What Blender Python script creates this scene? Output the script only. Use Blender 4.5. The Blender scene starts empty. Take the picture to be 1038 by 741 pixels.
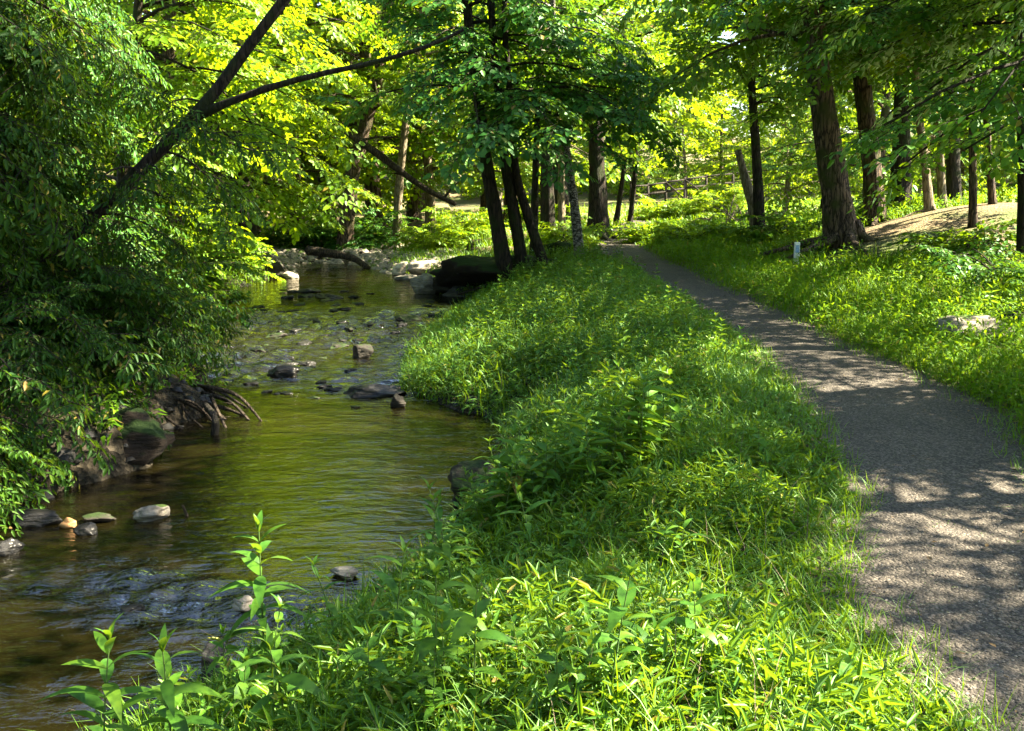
import bpy, math, random
import numpy as np
from mathutils import Vector, noise

R = math.radians
S = bpy.context.scene
COL = S.collection
rng = np.random.default_rng(7)
random.seed(7)

# ------------------------------------------------------------------ camera, sky, sun, exposure
CAM_Z, PITCH, FPX = 1.75, R(10.1), 1038.0
cam = bpy.data.cameras.new('camera')
cam.sensor_width = 36.0
cam.lens = 36.0
cam.clip_start, cam.clip_end = 0.05, 2000
cam_o = bpy.data.objects.new('camera', cam)
cam_o.location = (0, 0, CAM_Z)
cam_o.rotation_euler = (R(90) - PITCH, 0, 0)
COL.objects.link(cam_o)
S.camera = cam_o

SUN_AZ, SUN_EL = 80.0, 44.0          # degrees clockwise from the view direction, above the horizon
W = bpy.data.worlds.new('World')
S.world = W
W.use_nodes = True
wn = W.node_tree
bg = wn.nodes['Background']
sky = wn.nodes.new('ShaderNodeTexSky')
sky.sky_type = 'NISHITA'
sky.sun_disc = False
sky.sun_elevation = R(SUN_EL)
sky.sun_rotation = R(SUN_AZ)
sky.air_density, sky.dust_density, sky.ozone_density = 1.0, 1.2, 1.0
wn.links.new(sky.outputs[0], bg.inputs[0])
bg.inputs[1].default_value = 0.054
SUNV = Vector((math.sin(R(SUN_AZ)) * math.cos(R(SUN_EL)), math.cos(R(SUN_AZ)) * math.cos(R(SUN_EL)), math.sin(R(SUN_EL))))
sl = bpy.data.lights.new('sun', 'SUN')
sl.energy = 5.0
sl.angle = R(0.53)
sl.color = (1.0, 0.88, 0.64)
so = bpy.data.objects.new('sun', sl)
so.location = (30, 20, 40)
so.rotation_euler = SUNV.to_track_quat('Z', 'Y').to_euler()
COL.objects.link(so)

S.view_settings.view_transform = 'Standard'
S.view_settings.look = 'None'
S.view_settings.exposure = 3.55
S.view_settings.gamma = 1.0
S.view_settings.use_curve_mapping = False
S.render.engine = 'CYCLES'
cy = S.cycles
cy.max_bounces, cy.diffuse_bounces, cy.glossy_bounces = 7, 4, 2
cy.transmission_bounces, cy.transparent_max_bounces = 4, 4
cy.use_denoising = True
cy.caustics_reflective = False
cy.caustics_refractive = False
cy.sample_clamp_indirect = 6.0

# ------------------------------------------------------------------ helpers
def ray(u, v):
    a, b = (u - 519.0) / FPX, -(v - 370.5) / FPX
    return np.array([a, math.cos(PITCH) + b * math.sin(PITCH), -math.sin(PITCH) + b * math.cos(PITCH)])

def gp(u, v, z=0.0):
    d = ray(u, v)
    t = (z - CAM_Z) / d[2]
    return d[0] * t, d[1] * t

def at(u, v, Y):
    d = ray(u, v)
    t = Y / d[1]
    return np.array([d[0] * t, Y, CAM_Z + d[2] * t])

def sstep(a, b, x):
    t = np.clip((x - a) / (b - a), 0, 1)
    return t * t * (3 - 2 * t)

def wav(x, y, s=1.0, seed=0):
    """cheap smooth pseudo noise about -1..1"""
    r = np.random.default_rng(100 + seed)
    o = 0
    for k in range(6):
        a, ph, f = r.uniform(0, 6.28), r.uniform(0, 6.28), s * r.uniform(0.6, 1.9)
        o = o + np.sin((x * np.cos(a) + y * np.sin(a)) * f + ph)
    return o / 3.0

def mesh(name, verts, quads=None, tris=None, qmat=None, tmat=None, mats=(), smooth=False):
    verts = np.asarray(verts, dtype=np.float32).reshape(-1, 3)
    quads = np.zeros((0, 4), np.int32) if quads is None else np.asarray(quads, np.int32).reshape(-1, 4)
    tris = np.zeros((0, 3), np.int32) if tris is None else np.asarray(tris, np.int32).reshape(-1, 3)
    me = bpy.data.meshes.new(name)
    me.vertices.add(len(verts))
    me.vertices.foreach_set('co', verts.ravel())
    nl = quads.size + tris.size
    me.loops.add(nl)
    me.loops.foreach_set('vertex_index', np.concatenate([quads.ravel(), tris.ravel()]).astype(np.int32))
    nq, nt = len(quads), len(tris)
    me.polygons.add(nq + nt)
    ls = np.concatenate([np.arange(nq) * 4, nq * 4 + np.arange(nt) * 3]).astype(np.int32)
    me.polygons.foreach_set('loop_start', ls)
    for m in mats:
        me.materials.append(m)
    if qmat is not None or tmat is not None:
        mi = np.concatenate([np.zeros(nq, np.int32) if qmat is None else np.asarray(qmat, np.int32),
                             np.zeros(nt, np.int32) if tmat is None else np.asarray(tmat, np.int32)])
        me.polygons.foreach_set('material_index', mi)
    if smooth:
        me.polygons.foreach_set('use_smooth', np.ones(nq + nt, dtype=bool))
    me.update(calc_edges=True)
    return me

def obj(name, me, parent=None, loc=(0, 0, 0), rot=(0, 0, 0), scale=(1, 1, 1)):
    o = bpy.data.objects.new(name, me)
    o.location, o.rotation_euler, o.scale = loc, rot, scale
    COL.objects.link(o)
    if parent is not None:
        o.parent = parent
    return o

def tag(o, label=None, cat=None, group=None, kind=None):
    if label: o['label'] = label
    if cat: o['category'] = cat
    if group: o['group'] = group
    if kind: o['kind'] = kind
    return o

def copy_tree(root, loc, rz=0.0, sc=1.0, label=None, group=None):
    r = root.copy()
    COL.objects.link(r)
    r.location = loc
    r.rotation_euler = (0, 0, rz)
    r.scale = (sc, sc, sc)
    if label: r['label'] = label
    if group: r['group'] = group
    for ch in list(root.children):
        c = ch.copy()
        COL.objects.link(c)
        c.parent = r
        for g in list(ch.children):
            d = g.copy()
            COL.objects.link(d)
            d.parent = c
    return r

class Acc:
    """collects vertices and quads for one mesh"""
    def __init__(s):
        s.v, s.q, s.m, s.n = [], [], [], 0
    def add(s, v, q, m=0):
        v = np.asarray(v, np.float32).reshape(-1, 3)
        q = np.asarray(q, np.int64).reshape(-1, 4)
        s.v.append(v); s.q.append(q + s.n)
        s.m.append(np.full(len(q), m, np.int32) if np.isscalar(m) else np.asarray(m, np.int32))
        s.n += len(v)
    def mesh(s, name, mats, smooth=False):
        return mesh(name, np.concatenate(s.v), np.concatenate(s.q), qmat=np.concatenate(s.m), mats=mats, smooth=smooth)

def tube(pts, rad, seg=8, rough=0.0, seed=0, cap=True, squash=None):
    """tapered tube along points; returns verts, quads"""
    pts = np.asarray(pts, float); rad = np.asarray(rad, float)
    n = len(pts)
    tan = np.gradient(pts, axis=0)
    tan /= np.linalg.norm(tan, axis=1)[:, None] + 1e-9
    up = np.array([0.0, 0, 1.0]) if abs(tan[0][2]) < 0.9 else np.array([1.0, 0, 0])
    V = np.zeros((n, seg, 3))
    ang = np.arange(seg) / seg * 2 * np.pi
    a = np.cross(tan[0], up); a /= np.linalg.norm(a)
    for i in range(n):
        a = a - tan[i] * (a @ tan[i]); a /= np.linalg.norm(a)
        b = np.cross(tan[i], a)
        r = rad[i] * np.ones(seg)
        if rough:
            r = r * (1 + rough * (np.sin(ang * 5 + seed + 0.35 * i) * .4 + np.sin(ang * 3 + seed * 2 - .22 * i) * .5 + np.sin(ang * 8 + .9 * i + seed) * .3 + .35 * math.sin(i * 1.7 + seed)))
        V[i] = pts[i] + np.outer(np.cos(ang) * r, a) + np.outer(np.sin(ang) * r, b)
    idx = np.arange(n * seg).reshape(n, seg)
    q = np.stack([idx[:-1], np.roll(idx[:-1], -1, 1), np.roll(idx[1:], -1, 1), idx[1:]], -1).reshape(-1, 4)
    V = V.reshape(-1, 3)
    if cap:
        V = np.vstack([V, pts[-1][None], pts[0][None]])
        e = idx[-1]; k = n * seg
        q2 = np.stack([e, np.roll(e, -1), np.full(seg, k), np.full(seg, k)], -1)
        e0 = idx[0]
        q3 = np.stack([np.roll(e0, -1), e0, np.full(seg, k + 1), np.full(seg, k + 1)], -1)
        # triangles written as quads would be degenerate: merge pairs instead
        q2 = np.stack([e[0::2], np.roll(e, -1)[0::2], np.roll(e, -2)[0::2], np.full(len(e[0::2]), k)], -1) if seg % 2 == 0 else q2[:0]
        q3 = np.stack([np.roll(e0, -2)[0::2], np.roll(e0, -1)[0::2], e0[0::2], np.full(len(e0[0::2]), k + 1)], -1) if seg % 2 == 0 else q3[:0]
        q = np.vstack([q, q2, q3])
    return V, q

def smooth_line(pts, n):
    """Catmull-Rom through pts, n samples"""
    p = np.asarray(pts, float)
    p = np.vstack([2 * p[0] - p[1], p, 2 * p[-1] - p[-2]])
    m = len(p) - 3
    out = []
    for s in np.linspace(0, m - 1e-6, n):
        i = int(s); t = s - i
        a, b, c, d = p[i:i + 4]
        out.append(.5 * (2 * b + (c - a) * t + (2 * a - 5 * b + 4 * c - d) * t * t + (3 * b - a - 3 * c + d) * t ** 3))
    return np.array(out)

def frames(d, nrm):
    """rotation matrices with columns (d, nrm x d, n)"""
    d = d / (np.linalg.norm(d, axis=-1, keepdims=True) + 1e-9)
    y = np.cross(nrm, d)
    y /= np.linalg.norm(y, axis=-1, keepdims=True) + 1e-9
    z = np.cross(d, y)
    return np.stack([d, y, z], -1)

def instance(tv, tq, P, M, s):
    """copies of a template mesh baked into one array"""
    P = np.asarray(P); n, k = len(P), len(tv)
    V = P[:, None, :] + np.asarray(s).reshape(n, 1, -1) * np.einsum('nij,kj->nki', M, tv)
    Q = (tq[None] + (np.arange(n) * k)[:, None, None]).reshape(-1, 4)
    return V.reshape(-1, 3), Q

# ------------------------------------------------------------------ materials
def mat(name):
    m = bpy.data.materials.new(name)
    m.use_nodes = True
    nt = m.node_tree
    nt.nodes.clear()
    out = nt.nodes.new('ShaderNodeOutputMaterial')
    def N(t, **kw):
        n = nt.nodes.new('ShaderNode' + t)
        for k, v in kw.items():
            setattr(n, k, v)
        return n
    def L(a, b):
        nt.links.new(a, b)
    return m, N, L, out

def ramp(N, L, fac, stops):
    r = N('ValToRGB')
    el = r.color_ramp.elements
    while len(el) < len(stops):
        el.new(0.5)
    for e, (p, c) in zip(el, stops):
        e.position = p
        e.color = (*c, 1)
    L(fac, r.inputs[0])
    return r.outputs[0]

def leaf_mat(name, dark, light, trans, tfac=0.45, gloss=0.05, rough=0.45, mottle=False):
    m, N, L, out = mat(name)
    g = N('NewGeometry')
    c = ramp(N, L, g.outputs['Random Per Island'], [(0.0, dark), (0.75, light), (.965, tuple(min(1, x * f) for x, f in zip(light, (1.4, 1.12, 1.0)))), (.985, (.26, .21, .03)), (1.0, (.20, .12, .04))])
    if mottle:
        tc = N('TexCoord')
        nz = N('TexNoise'); nz.inputs['Scale'].default_value = 28; nz.inputs['Detail'].default_value = 6; L(tc.outputs['Object'], nz.inputs[0])
        f = ramp(N, L, nz.outputs[0], [(.34, (.42, .48, .45)), (.52, (1, 1, 1)), (.72, (1.25, 1.12, .9))])
        mo = N('Mix', data_type='RGBA', blend_type='MULTIPLY'); mo.inputs[0].default_value = 1
        L(c, mo.inputs[6]); L(f, mo.inputs[7]); c = mo.outputs[2]
    hs = N('Mix', data_type='RGBA')
    hs.inputs[0].default_value = 0.62
    L(c, hs.inputs[6]); hs.inputs[7].default_value = (*trans, 1)
    df, tr, gl = N('BsdfDiffuse'), N('BsdfTranslucent'), N('BsdfGlossy')
    L(c, df.inputs[0]); L(hs.outputs[2], tr.inputs[0])
    gl.inputs['Roughness'].default_value = rough
    gl.inputs[0].default_value = (0.55, 0.75, 0.55, 1)
    a, b = N('MixShader'), N('MixShader')
    a.inputs[0].default_value = tfac
    L(df.outputs[0], a.inputs[1]); L(tr.outputs[0], a.inputs[2])
    fr = N('Fresnel'); fr.inputs[0].default_value = 1.35
    mm = N('Math', operation='MULTIPLY_ADD')
    L(fr.outputs[0], mm.inputs[0]); mm.inputs[1].default_value = 5.0 * gloss; mm.inputs[2].default_value = gloss * 0.3
    L(mm.outputs[0], b.inputs[0]); L(a.outputs[0], b.inputs[1]); L(gl.outputs[0], b.inputs[2])
    L(b.outputs[0], out.inputs[0])
    return m

def bark_mat(name, dark, light, moss=None, scale=1.0, bands=False):
    m, N, L, out = mat(name)
    tc = N('TexCoord')
    mp = N('Mapping'); mp.inputs['Scale'].default_value = (9 * scale, 9 * scale, (14 if bands else 1.6) * scale)
    L(tc.outputs['Object'], mp.inputs[0])
    n1 = N('TexNoise'); n1.inputs['Scale'].default_value = 1.6; n1.inputs['Detail'].default_value = 9; n1.inputs['Roughness'].default_value = .7
    L(mp.outputs[0], n1.inputs[0])
    v = N('TexVoronoi', feature='DISTANCE_TO_EDGE'); v.inputs['Scale'].default_value = 1.7
    wv = N('VectorMath', operation='ADD'); L(mp.outputs[0], wv.inputs[0]); L(n1.outputs['Color'], wv.inputs[1])
    L(wv.outputs[0], v.inputs[0])
    vr = N('MapRange'); L(v.outputs[0], vr.inputs[0]); vr.inputs[1].default_value = .0; vr.inputs[2].default_value = .18
    mu = N('Math', operation='MULTIPLY'); L(n1.outputs[0], mu.inputs[0]); L(vr.outputs[0], mu.inputs[1])
    c = ramp(N, L, mu.outputs[0], [(0.12, dark), (0.62, light)])
    if moss:
        n2 = N('TexNoise'); n2.inputs['Scale'].default_value = 2.3; n2.inputs['Detail'].default_value = 6
        L(tc.outputs['Object'], n2.inputs[0])
        f = ramp(N, L, n2.outputs[0], [(0.5, (0, 0, 0)), (0.66, (1, 1, 1))])
        mx = N('Mix', data_type='RGBA')
        L(f, mx.inputs[0]); L(c, mx.inputs[6]); mx.inputs[7].default_value = (*moss, 1)
        c = mx.outputs[2]
    p = N('BsdfPrincipled')
    L(c, p.inputs['Base Color']); p.inputs['Roughness'].default_value = .9
    p.inputs['Specular IOR Level'].default_value = .25
    ad = N('Math', operation='MULTIPLY_ADD')
    L(v.outputs[0], ad.inputs[0]); ad.inputs[1].default_value = 2.2; L(n1.outputs[0], ad.inputs[2])
    bp = N('Bump'); bp.inputs['Strength'].default_value = .9; bp.inputs['Distance'].default_value = .06
    L(ad.outputs[0], bp.inputs['Height']); L(bp.outputs[0], p.inputs['Normal'])
    L(p.outputs[0], out.inputs[0])
    return m

def stone_mat(name, dark, light, moss=None, rough=.75, wet=0.0, mossz=0.25):
    m, N, L, out = mat(name)
    tc = N('TexCoord'); oi = N('ObjectInfo')
    va = N('VectorMath', operation='ADD')
    L(tc.outputs['Object'], va.inputs[0]); L(oi.outputs['Location'], va.inputs[1])
    n1 = N('TexNoise'); n1.inputs['Scale'].default_value = 7; n1.inputs['Detail'].default_value = 10; n1.inputs['Roughness'].default_value = .68
    L(va.outputs[0], n1.inputs[0])
    mp = N('Mapping'); mp.inputs['Scale'].default_value = (3, 3, 16); mp.inputs['Rotation'].default_value = (.12, .1, 0)
    L(va.outputs[0], mp.inputs[0])
    n3 = N('TexNoise'); n3.inputs['Scale'].default_value = 2.2; n3.inputs['Detail'].default_value = 6
    L(mp.outputs[0], n3.inputs[0])
    ad = N('Math', operation='ADD'); L(n1.outputs[0], ad.inputs[0]); L(n3.outputs[0], ad.inputs[1])
    hf = N('Math', operation='MULTIPLY'); hf.inputs[1].default_value = .5; L(ad.outputs[0], hf.inputs[0])
    c = ramp(N, L, hf.outputs[0], [(0.36, dark), (0.62, light)])
    if moss:
        g = N('NewGeometry'); sp = N('SeparateXYZ'); L(g.outputs['Normal'], sp.inputs[0])
        n2 = N('TexNoise'); n2.inputs['Scale'].default_value = 4; n2.inputs['Detail'].default_value = 5
        L(va.outputs[0], n2.inputs[0])
        a2 = N('Math', operation='MULTIPLY_ADD'); L(sp.outputs[2], a2.inputs[0]); a2.inputs[1].default_value = .45; L(n2.outputs[0], a2.inputs[2])
        f = ramp(N, L, a2.outputs[0], [(0.55 + mossz, (0, 0, 0)), (0.68 + mossz, (1, 1, 1))])
        mx = N('Mix', data_type='RGBA')
        L(f, mx.inputs[0]); L(c, mx.inputs[6]); mx.inputs[7].default_value = (*moss, 1)
        c = mx.outputs[2]
    p = N('BsdfPrincipled')
    L(c, p.inputs['Base Color']); p.inputs['Roughness'].default_value = rough
    p.inputs['Specular IOR Level'].default_value = .22
    if wet:
        p.inputs['Coat Weight'].default_value = wet; p.inputs['Coat Roughness'].default_value = .18
    bp = N('Bump'); bp.inputs['Strength'].default_value = 1.0; bp.inputs['Distance'].default_value = .05
    L(hf.outputs[0], bp.inputs['Height']); L(bp.outputs[0], p.inputs['Normal'])
    L(p.outputs[0], out.inputs[0])
    return m

M = {}
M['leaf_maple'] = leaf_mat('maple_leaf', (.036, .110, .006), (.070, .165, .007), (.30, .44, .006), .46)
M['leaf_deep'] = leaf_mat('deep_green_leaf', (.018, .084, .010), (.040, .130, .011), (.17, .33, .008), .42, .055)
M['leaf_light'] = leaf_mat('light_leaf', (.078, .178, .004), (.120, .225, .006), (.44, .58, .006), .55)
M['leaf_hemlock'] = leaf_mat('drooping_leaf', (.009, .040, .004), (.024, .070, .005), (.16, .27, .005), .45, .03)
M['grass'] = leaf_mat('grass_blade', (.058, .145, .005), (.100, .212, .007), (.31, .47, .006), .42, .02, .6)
M['herb'] = leaf_mat('herb_leaf', (.042, .130, .008), (.085, .195, .010), (.30, .43, .008), .42, .07)
M['herb_big'] = leaf_mat('broad_herb_leaf', (.032, .105, .012), (.062, .150, .012), (.26, .38, .009), .42, .05, .45, True)
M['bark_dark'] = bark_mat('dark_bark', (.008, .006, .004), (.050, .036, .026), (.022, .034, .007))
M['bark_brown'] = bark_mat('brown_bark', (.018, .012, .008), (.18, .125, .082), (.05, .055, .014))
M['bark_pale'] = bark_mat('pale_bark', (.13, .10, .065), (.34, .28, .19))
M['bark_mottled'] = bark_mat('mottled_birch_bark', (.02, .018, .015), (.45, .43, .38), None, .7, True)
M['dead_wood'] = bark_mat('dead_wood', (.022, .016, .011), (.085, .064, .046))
M['dry_stick'] = bark_mat('dry_stick', (.16, .12, .08), (.36, .29, .2))
M['fence_wood'] = bark_mat('weathered_fence_wood', (.02, .017, .013), (.07, .06, .045))
M['stone_dark'] = stone_mat('wet_shaded_stone', (.003, .003, .003), (.014, .013, .012), None, .6, .15)  # base taken near black to stand in for shade on the riffle
M['stone_moss'] = stone_mat('mossy_stone', (.006, .005, .004), (.030, .026, .020), (.014, .028, .004))  # stone and moss tones also lowered to stand in for riffle shade
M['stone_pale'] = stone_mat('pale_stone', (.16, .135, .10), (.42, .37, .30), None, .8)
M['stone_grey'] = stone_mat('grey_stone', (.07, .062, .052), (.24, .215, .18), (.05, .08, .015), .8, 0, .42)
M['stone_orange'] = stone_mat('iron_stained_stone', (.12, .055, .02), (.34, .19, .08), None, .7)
M['earth'] = stone_mat('bank_earth', (.004, .003, .002), (.018, .012, .008), (.012, .026, .004), .95, 0, .12)

# ------------------------------------------------------------------ terrain: waterlines and path edges traced on the ground
WZ = -0.80
def line(pts, z, extra=()):
    q = sorted([(gp(u, v, z)[1], gp(u, v, z)[0]) for u, v in pts] + list(extra))
    return np.array([a for a, b in q]), np.array([b for a, b in q])
_R = line([(130, 741), (325, 640), (440, 560), (500, 512), (522, 470), (508, 428), (408, 396), (415, 365), (455, 325), (490, 308), (440, 297), (425, 289), (400, 282), (380, 274)], WZ,
          [(-6, -3.2), (0, -2.9), (3.2, -2.5), (36, -4.5), (45, -5.5), (400, -30)])
_L = line([(-60, 545), (60, 500), (150, 474), (165, 440), (205, 420), (215, 398), (205, 365), (195, 335), (190, 312), (235, 298), (262, 288), (300, 275)], WZ,
          [(-6, -8.5), (2, -7.0), (5, -5.6), (36, -8.0), (45, -9.5), (400, -60)])
_PL = line([(985, 741), (915, 670), (862, 600), (850, 560), (856, 510), (848, 470), (806, 400), (783, 368), (738, 334), (690, 300), (633, 270), (600, 257), (602, 250), (609, 243), (616, 238), (630, 228), (645, 220)], 0,
           [(-8, -1.2), (0, .7), (60, 9.0), (70, 14.0), (400, 100)])
_PR = line([(1330, 741), (1215, 640), (1110, 540), (1040, 466), (1012, 420), (962, 395), (900, 368), (850, 345), (800, 320), (750, 298), (702, 275), (672, 262), (648, 250), (643, 243), (645, 236), (660, 226), (672, 219)], 0,
           [(-8, .4), (0, 2.1), (60, 11.2), (70, 16.2), (400, 103)])
xR = lambda y: np.interp(y, *_R)
xL = lambda y: np.interp(y, *_L)
pL = lambda y: np.interp(y, *_PL)
pR = lambda y: np.interp(y, *_PR)

def height(x, y):
    x = np.asarray(x, float); y = np.asarray(y, float)
    jit = .12 * wav(x, y, 2.2, 1) * np.clip((y - 2) / 8, .4, 1)
    xr, xl, pl, pr = xR(y) + jit, xL(y) + jit, pL(y), pR(y)
    # stream bed
    t = np.clip((x - xl) / np.maximum(xr - xl, .3), 0, 1)
    bed = WZ - .06 - .34 * np.sin(np.pi * t) ** .7 + .05 * wav(x, y, 3.0, 2) + .04 * wav(x, y, 8.0, 3)
    # bank between water and path
    wdt = np.maximum(pl - xr, .8)
    tb = np.clip((x - xr) / wdt, 0, 1)
    bank = WZ - .06 + (-.06 + .0 - (WZ - .06)) * (1 - (1 - tb) ** 2.4) + .11 * wav(x, y, 1.5, 4) * tb * (1 - tb) * 4
    # path bed and right side
    s3 = np.maximum(x - pr, 0)
    right = -.05 + .10 * (1 - np.exp(-s3 * 1.5)) + .045 * np.minimum(s3, 25) + .05 * wav(x, y, 1.2, 5) * (1 - np.exp(-s3))
    right += 1.0 * np.exp(-((x - 10.2) / 3.4) ** 2 - ((y - 22.0) / 4.2) ** 2) * (1 - np.exp(-s3 * .8))
    # left bank
    s2 = np.maximum(xl - x, 0)
    low = sstep(19, 23, y) * (1 - sstep(34, 44, y))
    left = WZ - .06 + (.50 - .10 * low) * (1 - np.exp(-s2 / (.25 + .5 * low))) + .14 * np.minimum(s2, 30) + .10 * wav(x, y, 1.5, 6) * (1 - np.exp(-s2))
    z = np.where(x < xl, left, np.where(x < xr, bed, np.where(x < pl, bank, np.where(x < pr, -.05, right))))
    # stream leaves behind the gravel bar
    e = sstep(28.5, 34, y + .35 * (x + 4))
    inb = (x > xl - 2) & (x < xr + 3)
    z = np.where(inb & (z < 0), z * (1 - e) + e * (-.62 + .3 * sstep(34, 46, y) + .06 * wav(x, y, 2.5, 7)), z)
    far = np.sqrt(x * x + y * y)
    z = z + .5 * sstep(45, 90, far) + np.maximum(far - 95, 0) * .10 * (1 - .6 * sstep(140, 380, far))
    return z

def axis(marks):
    out = [marks[0][0]]
    for (a, s0), (b, s1) in zip(marks[:-1], marks[1:]):
        n = max(2, int(round((b - a) / (.5 * (s0 + s1)))))
        t = np.linspace(0, 1, n + 1)[1:]
        sp = s0 + (s1 - s0) * t
        c = np.cumsum(sp); c = c / c[-1]
        out += list(a + (b - a) * c)
    return np.array(out)
gx = axis([(-400, 40), (-60, 6), (-16, .8), (-8, .10), (4, .10), (14, .25), (40, 3), (80, 8), (400, 40)])
gy = axis([(-80, 12), (-6, 1.0), (1.5, .10), (16, .10), (36, .25), (70, 1.2), (110, 6), (400, 40)])
X, Y = np.meshgrid(gx, gy)
Z = height(X, Y)
idx = np.arange(X.size).reshape(X.shape)
gq = np.stack([idx[:-1, :-1], idx[:-1, 1:], idx[1:, 1:], idx[1:, :-1]], -1).reshape(-1, 4)

m, N, L, out = mat('forest_floor')
tc = N('TexCoord')
n1 = N('TexNoise'); n1.inputs['Scale'].default_value = 14; n1.inputs['Detail'].default_value = 12; n1.inputs['Roughness'].default_value = .7
n2 = N('TexNoise'); n2.inputs['Scale'].default_value = .55; n2.inputs['Detail'].default_value = 6
vo = N('TexVoronoi'); vo.inputs['Scale'].default_value = 22
for q in (n1, n2, vo): L(tc.outputs['Object'], q.inputs[0])
c1 = ramp(N, L, n1.outputs[0], [(.3, (.045, .032, .018)), (.55, (.16, .120, .068)), (.75, (.32, .25, .155))])
hv = N('HueSaturation'); L(c1, hv.inputs['Color'])
mr = N('MapRange'); L(vo.outputs['Color'], mr.inputs[0]); mr.inputs[3].default_value = .6; mr.inputs[4].default_value = 1.35
L(mr.outputs[0], hv.inputs['Value'])
f = ramp(N, L, n2.outputs[0], [(.42, (0, 0, 0)), (.58, (1, 1, 1))])
ft = N('Math', operation='MULTIPLY'); L(f, ft.inputs[0]); ft.inputs[1].default_value = .75
mx = N('Mix', data_type='RGBA'); L(ft.outputs[0], mx.inputs[0]); L(hv.outputs[0], mx.inputs[6])
c2 = ramp(N, L, n1.outputs[0], [(.3, (.02, .04, .006)), (.7, (.07, .13, .015))])
L(c2, mx.inputs[7])
# bare wet bed; the same dark colour climbs the banks above the water line
gm = N('NewGeometry'); sx = N('SeparateXYZ'); L(gm.outputs['Position'], sx.inputs[0])
mr2 = N('MapRange'); L(sx.outputs[2], mr2.inputs[0]); mr2.inputs[1].default_value = -.10; mr2.inputs[2].default_value = -.40
bedc = ramp(N, L, vo.outputs['Color'], [(.1, (.006, .005, .003)), (.5, (.020, .016, .010)), (.9, (.055, .045, .030))])
mx2 = N('Mix', data_type='RGBA'); L(mr2.outputs[0], mx2.inputs[0]); L(mx.outputs[2], mx2.inputs[6]); L(bedc, mx2.inputs[7])
p = N('BsdfPrincipled'); L(mx2.outputs[2], p.inputs['Base Color']); p.inputs['Roughness'].default_value = .95; p.inputs['Specular IOR Level'].default_value = .2
ad = N('Math', operation='ADD'); L(n1.outputs[0], ad.inputs[0]); L(vo.outputs[0], ad.inputs[1])
bp = N('Bump'); bp.inputs['Strength'].default_value = 1; bp.inputs['Distance'].default_value = .03
L(ad.outputs[0], bp.inputs['Height']); L(bp.outputs[0], p.inputs['Normal'])
L(p.outputs[0], out.inputs[0])
M['ground'] = m
tag(obj('ground', mesh('ground', np.stack([X, Y, Z], -1), gq, mats=[m], smooth=True)), kind='structure')

# path
m, N, L, out = mat('gravel_path')
tc = N('TexCoord')
v1 = N('TexVoronoi'); v1.inputs['Scale'].default_value = 75
v2 = N('TexVoronoi'); v2.inputs['Scale'].default_value = 38
n1 = N('TexNoise'); n1.inputs['Scale'].default_value = .9; n1.inputs['Detail'].default_value = 10; n1.inputs['Roughness'].default_value = .62
n2 = N('TexNoise'); n2.inputs['Scale'].default_value = 120; n2.inputs['Detail'].default_value = 4
for q in (v1, v2, n1, n2): L(tc.outputs['Object'], q.inputs[0])
bw = N('RGBToBW'); L(v1.outputs['Color'], bw.inputs[0])
c1 = ramp(N, L, bw.outputs[0], [(.15, (.012, .011, .011)), (.5, (.043, .039, .035)), (.85, (.16, .138, .115))])
c2 = ramp(N, L, n1.outputs[0], [(.35, (.028, .025, .023)), (.65, (.090, .075, .060))])
mx = N('Mix', data_type='RGBA'); mx.inputs[0].default_value = .45; L(c1, mx.inputs[6]); L(c2, mx.inputs[7])
ea = N('Attribute'); ea.attribute_name = 'edge'
n5 = N('TexNoise'); n5.inputs['Scale'].default_value = 5; n5.inputs['Detail'].default_value = 7; L(tc.outputs['Object'], n5.inputs[0])
es = N('Math', operation='MULTIPLY_ADD'); L(n5.outputs[0], es.inputs[0]); es.inputs[1].default_value = .9; L(ea.outputs['Fac'], es.inputs[2])
ef = ramp(N, L, es.outputs[0], [(.72, (0, 0, 0)), (1.0, (1, 1, 1))])
mx3 = N('Mix', data_type='RGBA'); L(ef, mx3.inputs[0]); L(mx.outputs[2], mx3.inputs[6]); mx3.inputs[7].default_value = (.055, .036, .022, 1)
mx = mx3
p = N('BsdfPrincipled'); L(mx.outputs[2], p.inputs['Base Color']); p.inputs['Roughness'].default_value = .9; p.inputs['Specular IOR Level'].default_value = .25
ad = N('Math', operation='ADD'); L(v1.outputs[0], ad.inputs[0]); L(v2.outputs[0], ad.inputs[1])
ad2 = N('Math', operation='ADD'); L(ad.outputs[0], ad2.inputs[0]); L(n2.outputs[0], ad2.inputs[1])
bp = N('Bump'); bp.inputs['Strength'].default_value = .9; bp.inputs['Distance'].default_value = .012; bp.invert = True
L(ad2.outputs[0], bp.inputs['Height']); L(bp.outputs[0], p.inputs['Normal'])
L(p.outputs[0], out.inputs[0])
M['path'] = m
py = axis([(-6, .3), (2, .08), (14, .08), (40, .25), (68, .8)])
pt = np.linspace(0, 1, 25)
PX = (pL(py) - .22)[:, None] + ((pR(py) - pL(py)) + .44)[:, None] * pt[None]
PY = np.repeat(py[:, None], 25, 1)
PZ = -.006 - .045 * np.abs(2 * pt[None] - 1) ** 6 + .008 * wav(PX, PY, 3.0, 11) + .012 * wav(PX, PY, 1.0, 12) + .5 * sstep(45, 90, np.hypot(PX, PY))
pi = np.arange(PX.size).reshape(PX.shape)
pq = np.stack([pi[:-1, :-1], pi[:-1, 1:], pi[1:, 1:], pi[1:, :-1]], -1).reshape(-1, 4)
pm = mesh('path', np.stack([PX, PY, PZ], -1), pq, mats=[m], smooth=True)
ate = pm.attributes.new('edge', 'FLOAT', 'POINT')
ate.data.foreach_set('value', (np.abs(2 * pt[None] - 1) ** 3 * .62 + 0 * PX).ravel().astype(np.float32))
tag(obj('path', pm), kind='structure')

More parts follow.
